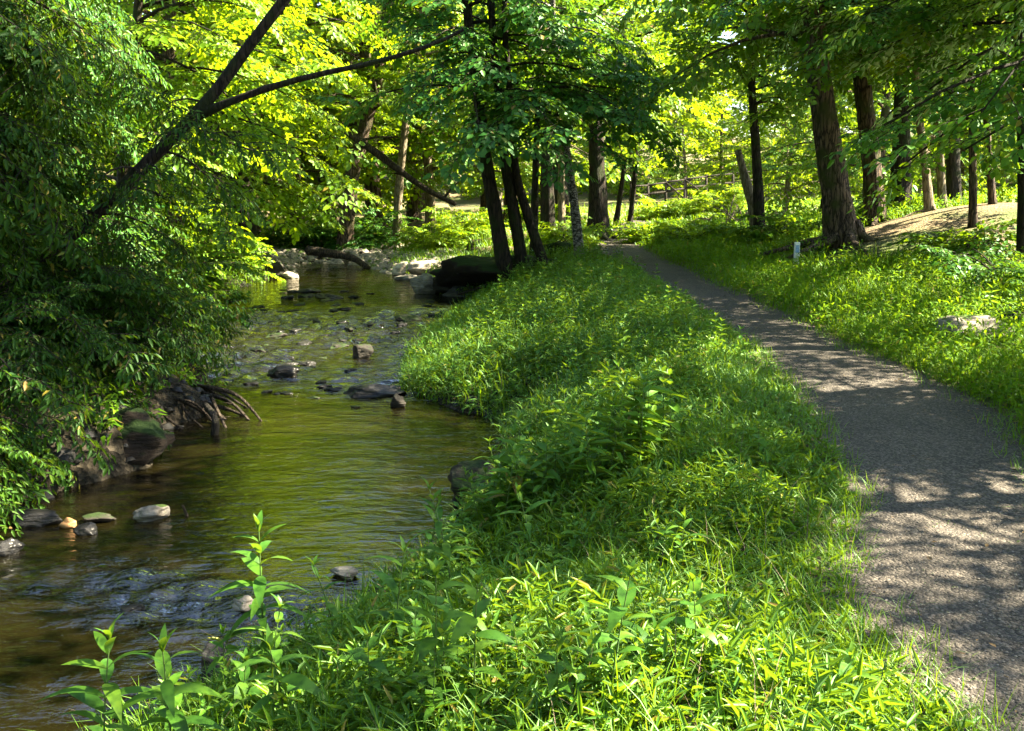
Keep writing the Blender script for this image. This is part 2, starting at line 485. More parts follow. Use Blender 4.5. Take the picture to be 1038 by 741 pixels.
# water
m, N, L, out = mat('stream_water')
tc = N('TexCoord'); at_ = N('Attribute'); at_.attribute_name = 'riffle'
mp = N('Mapping'); mp.inputs['Scale'].default_value = (1.0, 2.3, 1); L(tc.outputs['Object'], mp.inputs[0])
na = N('TexNoise'); na.inputs['Scale'].default_value = 4.5; na.inputs['Detail'].default_value = 3; na.inputs['Distortion'].default_value = .6
nb = N('TexNoise'); nb.inputs['Scale'].default_value = 13; nb.inputs['Detail'].default_value = 4; nb.inputs['Distortion'].default_value = .8
for q in (na, nb): L(mp.outputs[0], q.inputs[0])
b1 = N('Bump'); b1.inputs['Distance'].default_value = .05
s1 = N('MapRange'); L(at_.outputs['Fac'], s1.inputs[0]); s1.inputs[3].default_value = .20; s1.inputs[4].default_value = 1.0; b1.inputs['Distance'].default_value = .09
L(s1.outputs[0], b1.inputs['Strength']); L(na.outputs[0], b1.inputs['Height'])
b2 = N('Bump'); b2.inputs['Distance'].default_value = .035
s2_ = N('MapRange'); L(at_.outputs['Fac'], s2_.inputs[0]); s2_.inputs[3].default_value = .10; s2_.inputs[4].default_value = 1.0
L(s2_.outputs[0], b2.inputs['Strength']); L(nb.outputs[0], b2.inputs['Height']); L(b1.outputs[0], b2.inputs['Normal'])
fr = N('Fresnel'); fr.inputs[0].default_value = 2.0; L(b2.outputs[0], fr.inputs['Normal'])
gl = N('BsdfGlossy'); gl.inputs['Roughness'].default_value = .02; L(b2.outputs[0], gl.inputs['Normal'])
tp = N('BsdfTransparent'); tp.inputs[0].default_value = (.42, .30, .13, 1)
df = N('BsdfDiffuse'); df.inputs[0].default_value = (.012, .010, .003, 1)
mA, mB = N('MixShader'), N('MixShader')
mA.inputs[0].default_value = .45; L(tp.outputs[0], mA.inputs[1]); L(df.outputs[0], mA.inputs[2])
L(fr.outputs[0], mB.inputs[0]); L(mA.outputs[0], mB.inputs[1]); L(gl.outputs[0], mB.inputs[2])
L(mB.outputs[0], out.inputs[0])
M['water'] = m
def riffle(x, y):
    a = sstep(11.6, 13.2, y) * (1 - sstep(19.5, 22, y))
    b = sstep(4.4, 5.0, y) * (1 - sstep(6.0, 6.8, y + .25 * (x + 2)))
    return np.clip(a * (.75 + .5 * wav(x, y, 1.4, 21)) + b * (.38 + .45 * wav(x, y, 2.2, 22)), .03, 1)
wy = axis([(-5, .3), (3, .05), (12, .05), (22, .08), (40, .2)])
wt = np.linspace(0, 1, 110)
WX = (xL(wy) - .9)[:, None] + ((xR(wy) - xL(wy)) + 1.6)[:, None] * wt[None]
WY = np.repeat(wy[:, None], 110, 1)
RF = riffle(WX, WY)
WZZ = WZ + (.002 + .045 * RF) * wav(WX, WY * 2.0, 6.0, 23) + .030 * RF * wav(WX, WY * 1.8, 15.0, 24) + .10 * sstep(13, 21, WY) * .5
wi = np.arange(WX.size).reshape(WX.shape)
wq = np.stack([wi[:-1, :-1], wi[:-1, 1:], wi[1:, 1:], wi[1:, :-1]], -1).reshape(-1, 4)
wm = mesh('water', np.stack([WX, WY, WZZ], -1), wq, mats=[m], smooth=True)
atr = wm.attributes.new('riffle', 'FLOAT', 'POINT')
atr.data.foreach_set('value', RF.ravel().astype(np.float32))
tag(obj('water', wm), kind='structure')
def water_z(y): return WZ + .05 * float(sstep(13, 21, y))

# ------------------------------------------------------------------ foliage templates
def leaf_tpl(w=.5, droop=.12, fold=.10):
    """six-vertex leaf, length 1 along x"""
    v = np.array([[0, 0, 0], [.28, .5 * w, fold * .6], [.66, .40 * w, fold * .3 - droop * .4], [1, 0, -droop], [.66, -.40 * w, fold * .3 - droop * .4], [.28, -.5 * w, fold * .6]])
    q = np.array([[0, 3, 2, 1], [0, 5, 4, 3]])
    return v, q

def fine_leaf(w=.3, droop=.25, fold=.12, n=6, tipw=1.0):
    """leaf with a folded midrib for plants near the camera"""
    t = np.linspace(0, 1, n + 1)
    wd = w * .5 * np.sin(np.pi * np.clip(t, .02, .995) ** .75) ** .9
    z = .10 * np.sin(t * 2.4) - droop * t ** 2
    v = np.concatenate([np.stack([t, wd, z + fold * wd], 1), np.stack([t, 0 * t, z], 1), np.stack([t, -wd, z + fold * wd], 1)])
    k = n + 1
    i = np.arange(n)
    q = np.concatenate([np.stack([i + k, i + k + 1, i + 1, i], 1), np.stack([i + 2 * k, i + 2 * k + 1, i + k + 1, i + k], 1)])
    return v, q

def spray_tpl(seed, n_side=8, per=7, leaf=.105, w=.55, droop=.25, ang=50, fall=.25, jitter=.25):
    """a branchlet about 1 m long, flat, with leaves on its side twigs; returns verts, quads, material index"""
    r = np.random.default_rng(seed)
    lv, lq = leaf_tpl(w, droop * .5)
    a = Acc()
    P, D, Nn, Sz = [], [], [], []
    def twig(p0, d, ln, n):
        pts = []
        for k in range(5):
            t = k / 4
            pts.append(p0 + d * ln * t + np.array([0, 0, -fall * ln * t * t * .6]))
        pts = np.array(pts)
        v, q = tube(pts, np.linspace(.006, .002, 5), 4, cap=False)
        a.add(v, q, 1)
        side = np.cross([0, 0, 1.0], d)
        for k in range(n):
            t = (k + .6) / n
            sgn = 1 if k % 2 else -1
            if k == n - 1:
                dd = d.copy()
            else:
                th = R(ang + r.normal(0, 12)) * sgn
                dd = d * math.cos(th) + side * math.sin(th)
            dd = dd + np.array([0, 0, -droop + r.normal(0, .16)])
            P.append(p0 + d * ln * t + np.array([0, 0, -fall * ln * t * t * .6]) + r.normal(0, .008, 3))
            D.append(dd); Nn.append(np.array([r.normal(0, jitter), r.normal(0, jitter), 1.0])); Sz.append(leaf * r.uniform(.5, 1.25))
    d0 = np.array([1.0, 0, 0])
    twig(np.zeros(3), d0, 1.0, per + 3)
    for k in range(n_side):
        t = .12 + .8 * k / n_side
        sg = 1 if k % 2 else -1
        th = R(52 + r.normal(0, 9)) * sg
        ln = (.52 - .30 * t) * r.uniform(.75, 1.2)
        twig(np.array([t, 0, -fall * t * t * .6]), np.array([math.cos(th), math.sin(th), r.normal(0, .12)]), ln, per)
    v, q = instance(lv, lq, np.array(P), frames(np.array(D), np.array(Nn)), np.array(Sz))
    a.add(v, q, 0)
    return np.concatenate(a.v), np.concatenate(a.q), np.concatenate(a.m)

SPR = {
    'broad': [spray_tpl(s, 8, 7, .125, .58) for s in range(4)],
    'mid': [spray_tpl(10 + s, 8, 6, .15, .60, .28) for s in range(4)],
    'lance': [spray_tpl(20 + s, 9, 10, .105, .36, .5, 45, .32, .4) for s in range(4)],
    'far': [spray_tpl(30 + s, 8, 6, .145, .60, .25, 50, .2, .4) for s in range(3)],
}

def add_sprays(acc, kind, P, D, Sc, roll=.25, seed=0):
    r = np.random.default_rng(seed)
    P, D, Sc = np.asarray(P), np.asarray(D), np.asarray(Sc)
    n = len(P)
    nr = np.stack([r.normal(0, roll, n), r.normal(0, roll, n), np.ones(n)], 1)
    F = frames(D, nr)
    pick = r.integers(0, len(SPR[kind]), n)
    for k, (v, q, mi) in enumerate(SPR[kind]):
        s = pick == k
        if s.any():
            V, Q = instance(v, q, P[s], F[s], Sc[s])
            acc.add(V, Q, np.tile(mi, int(s.sum())))

def limb_points(p0, az, el, ln, sag, n=6, bend=0.0):
    pts = [np.array(p0, float)]
    st = ln / (n - 1)
    for k in range(n - 1):
        e = el - sag * k / (n - 2)
        a = az + bend * k / (n - 1)
        pts.append(pts[-1] + st * np.array([math.cos(e) * math.cos(a), math.cos(e) * math.sin(a), math.sin(e)]))
    return np.array(pts)

def dress(acc_crown, acc_wood, pts, r0, kind, per_m, sc, r, start=.25, spread=1.0, drop=-.12):
    """wood for a limb and sprays along it"""
    v, q = tube(pts, np.linspace(r0, max(.004, r0 * .18), len(pts)), 6, .10, r.integers(0, 50))
    acc_wood.add(v, q, 0)
    ln = np.linalg.norm(np.diff(pts, axis=0), axis=1).sum()
    n = max(2, int(per_m * ln))
    t = start + (1 - start) * (np.arange(n) + r.uniform(0, 1, n)) / n
    f = t * (len(pts) - 1); i = np.minimum(f.astype(int), len(pts) - 2); w = (f - i)[:, None]
    P = pts[i] * (1 - w) + pts[i + 1] * w
    D = pts[i + 1] - pts[i]
    D /= np.linalg.norm(D, axis=1)[:, None]
    th = np.where(np.arange(n) % 2, 1, -1) * r.uniform(.3, 1.25, n) * spread
    D2 = np.stack([D[:, 0] * np.cos(th) - D[:, 1] * np.sin(th), D[:, 0] * np.sin(th) + D[:, 1] * np.cos(th), np.clip(D[:, 2], -.5, .5) * .6 + drop + r.normal(0, .22, n)], 1)
    P = P + r.normal(0, .05, P.shape)
    acc_crown.append((P, D2, sc * r.uniform(.7, 1.25, n), kind))

def flush(lst, name, leafmat, barkmat, seed):
    a = Acc()
    by = {}
    for P, D, s, k in lst:
        by.setdefault(k, []).append((P, D, s))
    for k, L_ in by.items():
        add_sprays(a, k, np.concatenate([x[0] for x in L_]), np.concatenate([x[1] for x in L_]), np.concatenate([x[2] for x in L_]), seed=seed)
    return a.mesh(name, [leafmat, barkmat])

def trunk_mesh(acc, line_, r0, r1, flare=.5, seg=14, rings=None, seed=0, rough=.09, roots=0):
    L_ = np.linalg.norm(np.diff(np.asarray(line_, float), axis=0), axis=1).sum()
    n = rings or max(10, int(L_ / .28))
    pts = smooth_line(line_, n)
    t = np.linspace(0, 1, n)
    dist = t * L_
    rad = r0 + (r1 - r0) * t ** .8 + r0 * flare * np.exp(-dist / (1.7 * r0 + .02))
    v, q = tube(pts, rad, seg, rough, seed)
    acc.add(v, q, 0)
    r = np.random.default_rng(seed + 5)
    for k in range(roots):
        a = 2 * np.pi * (k + r.uniform(-.3, .3)) / roots
        ln = r0 * r.uniform(3.0, 6.5)
        c, s = math.cos(a), math.sin(a)
        p = np.array([[c * r0 * .5, s * r0 * .5, r0 * 1.5], [c * r0 * 1.25, s * r0 * 1.25, r0 * .45], [c * (r0 + ln * .4), s * (r0 + ln * .4), r0 * .12], [c * (r0 + ln) , s * (r0 + ln) + r.normal(0, .1), -.14]])
        p[:, 0] += pts[0][0]; p[:, 1] += pts[0][1]
        v, q = tube(smooth_line(p, 9), np.linspace(r0 * .42, r0 * .10, 9), 8, .1, k)
        acc.add(v, q, 0)
    return pts, rad

def tree_meshes(seed, trunks, spec, bark, leaf, roots=0):
    """trunks: list of (line, r0, r1); spec: dict for the crown. Returns trunk meshes and the crown mesh, in the tree's own space"""
    r = np.random.default_rng(seed)
    tms, sprays = [], []
    fl = spec.get('flare', .5)
    for ti, (ln, r0, r1) in enumerate(trunks):
        wood = Acc()
        pts, rad = trunk_mesh(wood, ln, r0, r1, fl, seed=seed + ti, roots=roots if ti == 0 else 0)
        H = pts[-1][2]
        n = spec['n'] // len(trunks) if 'on' not in spec else spec['n'] * (ti in spec['on'])
        for k in range(n):
            t = (k + r.uniform(0, 1)) / n
            h = spec['h0'] + (H * spec.get('hmax', 1.0) - spec['h0']) * t ** spec.get('pow', 1.0)
            i = int(np.argmin(np.abs(pts[:, 2] - h)))
            az = k * 2.39996 + r.normal(0, .3) + seed
            if 'bias' in spec and r.uniform() < spec.get('bw', .5):
                az = spec['bias'] + r.normal(0, .7)
            prof = spec.get('prof', lambda q: .55 + .45 * math.sin(math.pi * min(1, q * .9 + .15)))
            length = spec['len'] * prof(t) * r.uniform(.7, 1.15)
            lp = limb_points(pts[i], az, R(spec.get('el', 22) + r.normal(0, 10)), length, R(spec.get('sag', 45)), 6, r.normal(0, .35))
            dress(sprays, wood, lp, min(rad[i] * .42, .012 * length + .01), spec['kind'], spec['per'], spec['sc'], r, spec.get('start', .22), 1.0, spec.get('drop', -.12))
        if spec.get('tip', True):
            nt = 10
            P = np.repeat(pts[-1][None], nt, 0) + r.normal(0, .25, (nt, 3))
            a = r.uniform(0, 6.28, nt)
            sprays.append((P, np.stack([np.cos(a), np.sin(a), r.uniform(0, .6, nt)], 1), spec['sc'] * r.uniform(.8, 1.2, nt), spec['kind']))
        tms.append(wood.mesh('trunk', [bark], True))
    return tms, flush(sprays, 'crown', leaf, bark, seed)

def tree(name, label, cat, base, seed, trunks, spec, bark, leaf, group=None, roots=0, rz=0.0):
    tms, cm = tree_meshes(seed, trunks, spec, bark, leaf, roots)
    root = bpy.data.objects.new(name, None)
    root.empty_display_size = .3
    COL.objects.link(root)
    root.location = (base[0], base[1], base[2] if len(base) > 2 else float(height(base[0], base[1])) - .06)
    root.rotation_euler = (0, 0, rz)
    tag(root, label, cat, group)
    for tm in tms:
        obj('trunk', tm, root)
    obj('crown', cm, root)
    return root

def on_ground(u, v):
    """where the picture point meets the terrain"""
    d = ray(u, v)
    t = 2.0
    for _ in range(6000):
        p = np.array([0, 0, CAM_Z]) + d * t
        if p[2] <= float(height(p[0], p[1])):
            break
        t += .02
    return p

def px(Y):  # metres per picture pixel at distance Y
    return Y / FPX

def ztop(u, v, Y): return at(u, v, Y)[2]

def trunk_line(pix, Y, z0, top):
    """polyline from picture points at distance Y in the tree's own space; top = extra height above the last point"""
    p = [at(u, v, Y) for u, v in pix]
    b = p[0].copy()
    out_ = [q - np.array([b[0], b[1], z0]) for q in p]
    out_[0][2] = -.15
    d = out_[-1] - out_[-2]
    d = d / abs(d[2]) if abs(d[2]) > 1e-3 else np.array([0, 0, 1.0])
    out_.append(out_[-1] + d * top * .5 + np.array([0, 0, 0]))
    out_.append(out_[-1] + np.array([d[0] * .2, d[1] * .2, 1.0]) * top * .5)
    return b, out_

def pix_tree(name, label, cat, pix, w_px, Y, top, seed, spec, bark, leaf, group=None, roots=0, w_top=None, extra=()):
    """a tree whose trunk follows picture points at distance Y; w_px = trunk width in pixels low down"""
    b0 = at(*pix[0], Y)
    z0 = float(height(b0[0], b0[1])) - .03
    b, ln = trunk_line(pix, Y, z0, top)
    r0 = w_px * px(Y) * .5
    trunks = [(ln, r0, (w_top or w_px * .45) * px(Y) * .5)]
    for ep, ew, grounded in extra:
        q = [at(u, v, Y) - np.array([b[0], b[1], z0]) for u, v in ep]
        if grounded:
            q[0][2] = -.15
        d = q[-1] - q[-2]; d = d / max(abs(d[2]), np.linalg.norm(d) * .4)
        if grounded:
            q.append(q[-1] + d * top * .45)
            q.append(q[-1] + np.array([d[0] * .2, 0, 1.0]) * top * .45)
        trunks.append((q, ew * px(Y) * .5, ew * px(Y) * .2))
    return tree(name, label, cat, (b[0], b[1], z0), seed, trunks, spec, bark, leaf, group, roots)


# ------------------------------------------------------------------ trees with a place of their own in the picture
BD, BB, BP, BM_, DW = M['bark_dark'], M['bark_brown'], M['bark_pale'], M['bark_mottled'], M['dead_wood']
def gY(u, v): return float(on_ground(u, v)[1])

# clump of three trunks at the stream bend
pix_tree('multi_stem_tree', 'three dark leaning trunks rising from one mound where the stream bends, wide deep green crown', 'tree',
         [(517, 276), (502, 215), (493, 165), (486, 110)], 17, 22.5, 3.5, 11,
         dict(flare=.25, n=38, h0=3.3, len=3.4, el=18, sag=42, kind='mid', per=2.0, sc=1.1, start=.15, prof=lambda q: 1.0 - .35 * q, bias=-.9, bw=.45), BD, M['leaf_deep'], roots=7,
         extra=[([(534, 274), (522, 220), (512, 165), (506, 100)], 14, True), ([(562, 273), (536, 222), (523, 175), (518, 110)], 12, True)])
pix_tree('sapling', 'thin straight dark sapling just behind the three leaning trunks', 'tree', [(541, 262), (542, 215), (543, 170), (544, 140)], 9, 25, 3, 12,
         dict(n=26, h0=3.2, len=2.2, kind='mid', per=1.8, sc=1.1), BD, M['leaf_maple'])
pix_tree('birch_tree', 'slim tree with mottled black and white bark at the edge of the path', 'tree', [(589, 263), (584, 225), (579, 185), (574, 150), (570, 110)], 11, 23.5, 4, 13,
         dict(n=22, h0=3.0, len=2.8, kind='mid', per=1.8, sc=1.1, el=15, sag=55, drop=-.2), BM_, M['leaf_deep'])
pix_tree('old_tree', 'thick dark trunk with flared foot standing beside the far end of the path', 'tree', [(607, 237), (606, 205), (605, 170), (604, 130)], 22, 33, 6, 14,
         dict(n=24, h0=3.8, len=4, kind='far', per=1.3, sc=1.25), BD, M['leaf_maple'], roots=5)
pix_tree('old_tree', 'dark trunk in the shade between the three leaning trunks and the mottled birch', 'tree', [(556, 240), (555, 200), (554, 150)], 17, 31, 6, 15,
         dict(n=20, h0=4, len=3.5, kind='far', per=1.3, sc=1.2), BD, M['leaf_maple'])
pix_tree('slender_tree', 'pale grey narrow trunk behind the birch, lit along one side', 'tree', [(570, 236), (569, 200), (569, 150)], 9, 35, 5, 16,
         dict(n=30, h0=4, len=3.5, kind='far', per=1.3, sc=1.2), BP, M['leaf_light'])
pix_tree('slender_tree', 'thin dark trunk tilted over the lawn, the one nearer the end of the path', 'tree', [(624, 221), (629, 195), (633, 165)], 6, 46, 5, 17,
         dict(n=30, h0=4, len=4, kind='far', per=1.2, sc=1.3), BD, M['leaf_light'])
pix_tree('slender_tree', 'thin dark trunk tilted over the lawn, the one farther from the path', 'tree', [(638, 223), (642, 195), (645, 150)], 6, 45, 5, 18,
         dict(n=30, h0=4, len=4, kind='far', per=1.2, sc=1.3), BD, M['leaf_light'])

# right of the path
TB = gY(852, 249)
pix_tree('big_tree', 'big old tree with thick furrowed brown trunk on the slope beside the grass verge', 'tree', [(856, 251), (848, 200), (840, 150), (832, 95), (826, 40)], 32, TB, 4, 21,
         dict(flare=.4, n=24, h0=3.6, len=3.8, el=12, sag=45, kind='mid', per=1.8, sc=1.1), BB, M['leaf_maple'], roots=8, w_top=17)
pix_tree('root_tree', 'brown tree with bare roots spreading over the earth mound', 'tree', [(888, 214), (884, 170), (879, 125), (873, 70)], 20, TB + 2.6, 4, 22,
         dict(n=36, h0=4.4, len=4.0, kind='mid', per=1.8, sc=1.1), BB, M['leaf_maple'], roots=9, w_top=14)
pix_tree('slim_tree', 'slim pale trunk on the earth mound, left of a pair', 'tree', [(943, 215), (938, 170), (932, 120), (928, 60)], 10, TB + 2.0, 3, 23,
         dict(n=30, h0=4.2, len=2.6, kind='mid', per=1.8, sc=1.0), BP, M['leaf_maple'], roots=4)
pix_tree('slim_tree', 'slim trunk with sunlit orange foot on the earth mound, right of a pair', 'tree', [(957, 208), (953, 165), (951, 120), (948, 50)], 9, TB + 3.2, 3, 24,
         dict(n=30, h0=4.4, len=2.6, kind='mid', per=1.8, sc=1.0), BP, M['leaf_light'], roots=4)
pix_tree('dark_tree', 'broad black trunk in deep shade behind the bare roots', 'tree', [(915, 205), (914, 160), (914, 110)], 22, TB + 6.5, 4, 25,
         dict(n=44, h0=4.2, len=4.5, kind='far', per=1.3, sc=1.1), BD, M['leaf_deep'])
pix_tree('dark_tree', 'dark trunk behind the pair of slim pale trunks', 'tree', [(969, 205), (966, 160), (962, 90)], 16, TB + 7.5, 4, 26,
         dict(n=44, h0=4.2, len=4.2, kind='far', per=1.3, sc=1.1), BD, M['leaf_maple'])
pix_tree('slim_tree', 'straight slim brown trunk among leaves near the edge of the photo, third from the edge', 'tree', [(988, 222), (986, 160), (984, 60)], 9, 20, 3, 27,
         dict(n=34, h0=3.2, len=3.0, kind='mid', per=1.8, sc=.95), BB, M['leaf_deep'])
pix_tree('slim_tree', 'slim brown trunk among leaves near the edge of the photo, second from the edge', 'tree', [(1006, 225), (1002, 150), (996, 60)], 8, 22, 3, 28,
         dict(n=34, h0=3.2, len=3.0, kind='mid', per=1.8, sc=.95), BB, M['leaf_maple'])
pix_tree('dark_tree', 'dark straight trunk at the very edge of the photo on the verge side', 'tree', [(1040, 235), (1037, 170), (1034, 60)], 13, 17.5, 4, 29,
         dict(n=24, h0=3.2, len=3.0, kind='broad', per=2.0, sc=1.05), BD, M['leaf_deep'])
pix_tree('slender_tree', 'dark trunk beside the dry brush heap and the fence', 'tree', [(771, 236), (769, 200), (766, 150)], 13, 27, 4, 30,
         dict(n=22, h0=3.4, len=3.0, kind='mid', per=1.8, sc=1.2), BD, M['leaf_maple'])
SN = 27.5
b0 = at(764, 232, SN)
snag_wood = Acc()
zs = float(height(b0[0], b0[1]))
trunk_mesh(snag_wood, [at(u, v, SN) - np.array([b0[0], b0[1], zs]) for u, v in ((770, 240), (763, 205), (755, 178), (748, 152))], 10 * px(SN) / 2 * 1.3, 3 * px(SN), seed=31, rough=.2)
snag = bpy.data.objects.new('broken_snag', None); COL.objects.link(snag); snag.location = (b0[0], b0[1], zs)
tag(snag, 'leaning broken stub of a dead trunk, sunlit, above the dry brush heap', 'dead tree')
obj('trunk', snag_wood.mesh('trunk', [BP], True), snag)

# beyond the stream
pix_tree('leaning_tree', 'brown trunk leaning over the gravel bar behind the fallen dead limb', 'tree', [(347, 225), (357, 180), (368, 135), (381, 92), (388, 40)], 16, 36, 12, 33,
         dict(n=50, h0=4.2, len=5, kind='far', per=1.3, sc=1.2, bias=-.8), BB, M['leaf_light'])
pix_tree('pale_tree', 'slim pale sunlit trunk standing behind the gravel bar', 'tree', [(401, 232), (405, 185), (412, 120), (421, 65), (428, 10)], 9.5, 37, 12, 34,
         dict(n=44, h0=5.0, len=4.5, kind='far', per=1.3, sc=1.2), BP, M['leaf_light'])
# the leaning tree on the near bank across the water, with one long arm over the stream
pix_tree('leaning_tree', 'dark mossy trunk leaning up over the water with one long bare arm', 'tree',
         [(-75, 345), (0, 299), (80, 232), (160, 155), (214, 98), (246, 55), (292, -6)], 15, 11.2, 2.6, 35,
         dict(n=22, on=(0,), h0=.3, hmax=.40, len=1.0, el=8, sag=50, kind='lance', per=5.0, sc=.8, drop=-.25, tip=False), BD, M['leaf_hemlock'], w_top=9,
         extra=[([(196, 118), (262, 92), (320, 76), (380, 63), (436, 46), (470, 30)], 8, False)])

def shrub(name, label, base, seed, n, length, kind, sc, leaf, bark, el=(5, 60), az=None, azs=1.0, per=5, cat='shrub', group=None, sag=60, stem=.022, drop=-.12, start=.15):
    r = np.random.default_rng(seed)
    wood, spr = Acc(), []
    for k in range(n):
        a = k * 2.39996 + r.normal(0, .3) if az is None else az + r.normal(0, azs)
        lp = limb_points(np.array([r.normal(0, .08), r.normal(0, .08), -.05]), a, R(r.uniform(*el)), length * r.uniform(.6, 1.15), R(sag), 7, r.normal(0, .3))
        dress(spr, wood, lp, stem * r.uniform(.6, 1.2), kind, per, sc, r, start, 1.0, drop)
    root = bpy.data.objects.new(name, None)
    COL.objects.link(root)
    root.location = (base[0], base[1], base[2] if len(base) > 2 else float(height(base[0], base[1])))
    tag(root, label, cat, group)
    obj('stems', wood.mesh('stems', [bark], True), root)
    obj('foliage', flush(spr, 'foliage', leaf, bark, seed), root)
    return root

HEM, DEEP, MAP_, LGT = M['leaf_hemlock'], M['leaf_deep'], M['leaf_maple'], M['leaf_light']
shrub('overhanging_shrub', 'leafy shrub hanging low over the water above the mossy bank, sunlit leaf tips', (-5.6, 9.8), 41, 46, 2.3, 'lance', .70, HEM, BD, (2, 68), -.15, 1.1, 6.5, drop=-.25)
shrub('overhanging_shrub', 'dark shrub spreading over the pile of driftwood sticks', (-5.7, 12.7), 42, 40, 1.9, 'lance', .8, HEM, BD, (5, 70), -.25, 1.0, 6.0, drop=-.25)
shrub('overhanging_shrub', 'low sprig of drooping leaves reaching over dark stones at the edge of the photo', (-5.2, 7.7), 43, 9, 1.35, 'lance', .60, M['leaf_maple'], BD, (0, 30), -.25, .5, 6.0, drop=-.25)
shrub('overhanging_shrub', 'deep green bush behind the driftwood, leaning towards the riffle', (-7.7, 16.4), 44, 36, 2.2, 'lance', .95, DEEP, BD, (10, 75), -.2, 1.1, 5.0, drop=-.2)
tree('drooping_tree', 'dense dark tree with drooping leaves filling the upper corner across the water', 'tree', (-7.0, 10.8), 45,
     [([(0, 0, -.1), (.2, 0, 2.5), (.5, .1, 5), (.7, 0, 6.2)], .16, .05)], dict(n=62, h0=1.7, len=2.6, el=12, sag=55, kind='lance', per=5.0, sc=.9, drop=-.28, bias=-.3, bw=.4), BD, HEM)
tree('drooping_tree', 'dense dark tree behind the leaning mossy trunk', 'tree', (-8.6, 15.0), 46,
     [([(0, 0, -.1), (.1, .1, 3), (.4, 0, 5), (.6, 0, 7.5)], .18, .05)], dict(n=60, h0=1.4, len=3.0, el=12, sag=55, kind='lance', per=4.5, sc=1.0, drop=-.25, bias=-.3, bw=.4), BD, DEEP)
tree('drooping_tree', 'tall tree hanging bright layered sprays over the stream before the bend', 'tree', (-8.6, 22.5), 47,
     [([(0, 0, -.1), (.3, 0, 3), (.8, 0, 6), (1.2, 0, 10.0)], .18, .05)], dict(n=50, h0=1.2, len=3.8, el=8, sag=35, kind='mid', per=1.9, sc=1.05, drop=-.15, bias=-.3, bw=.5), BD, M['leaf_light'])
tree('drooping_tree', 'sunlit tree with flat layered sprays beside the gravel bar', 'tree', (-8.8, 29.5), 48,
     [([(0, 0, -.1), (.4, 0, 4), (1.0, 0, 9), (1.4, 0, 15.0)], .2, .06)], dict(n=64, h0=1.4, len=4.0, el=8, sag=35, kind='mid', per=1.8, sc=1.25, drop=-.12, bias=-.3, bw=.5), BD, M['leaf_light'])
# two trees whose trunks stand just outside the frame on the verge side and whose boughs hang into it
tree('bough_tree', 'tree whose low flat boughs hang across the upper corner above the grass verge', 'tree', (8.8, 13.4), 51,
     [([(0, 0, -.1), (0, 0, 3), (-.2, 0, 5), (-.3, 0, 7.0)], .2, .06)], dict(n=19, h0=2.9, len=4.6, el=8, sag=26, kind='broad', per=1.9, sc=.9, drop=-.1, bias=2.7, bw=.5, pow=1.2), BD, MAP_)
tree('bough_tree', 'tree with long dark green boughs reaching over the path from the verge', 'tree', (9.6, 16.0), 52,
     [([(0, 0, -.1), (0, 0, 3), (-.2, 0, 5.0), (-.3, 0, 7.0)], .2, .06)], dict(n=24, h0=3.0, len=6.2, el=10, sag=28, kind='broad', per=2.0, sc=1.15, drop=-.1, bias=2.9, bw=.5), BD, DEEP)

tree('bough_tree', 'unseen tree added beside the nearest stretch of path to shade the gravel', 'tree', (7.1, 6.3), 53,  # added out of view to shade the near gravel
     [([(0, 0, -.1), (0, 0, 2), (-.1, 0, 4), (-.2, 0, 6.2)], .16, .05)], dict(n=38, h0=2.0, len=3.1, el=8, sag=30, kind='broad', per=3.4, sc=.85, drop=-.1, bias=1.6, bw=.4), BD, MAP_)


tree('bough_tree', 'unseen tree added behind the flat rock to streak the middle of the path with shade', 'tree', (7.4, 9.4), 54,  # unseen, added to break up the sun on the mid path
     [([(0, 0, -.1), (0, 0, 2), (.1, 0, 4), (.2, 0, 6.0)], .14, .05)], dict(n=16, h0=2.6, len=2.6, el=8, sag=30, kind='broad', per=2.8, sc=.85, drop=-.1, bias=1.6, bw=.3), BD, MAP_)
tree('bough_tree', 'loose tall unseen tree added to dapple the grass at the bottom of the photo', 'tree', (9.0, 4.0), 56,  # unseen, added for dappled shade on the near grass
     [([(0, 0, -.1), (0, 0, 3), (-.1, 0, 6), (-.3, 0, 9.5)], .2, .05)], dict(n=15, h0=5.2, len=3.6, el=14, sag=30, kind='mid', per=1.6, sc=.9, drop=-.1), BD, MAP_)
tree('bough_tree', 'tall unseen tree added so high boughs cross the path and shade the far bank', 'tree', (7.0, 11.6), 55,  # added above the view to darken the foliage across the water
     [([(0, 0, -.1), (-.1, 0, 3), (-.5, 0, 6), (-.9, 0, 11.0)], .24, .06)], dict(n=36, h0=5.6, len=6.2, prof=lambda q: 1.0 - .3 * q, el=14, sag=30, kind='mid', per=2.2, sc=1.0, drop=-.1, bias=3.14, bw=.8), BD, MAP_)

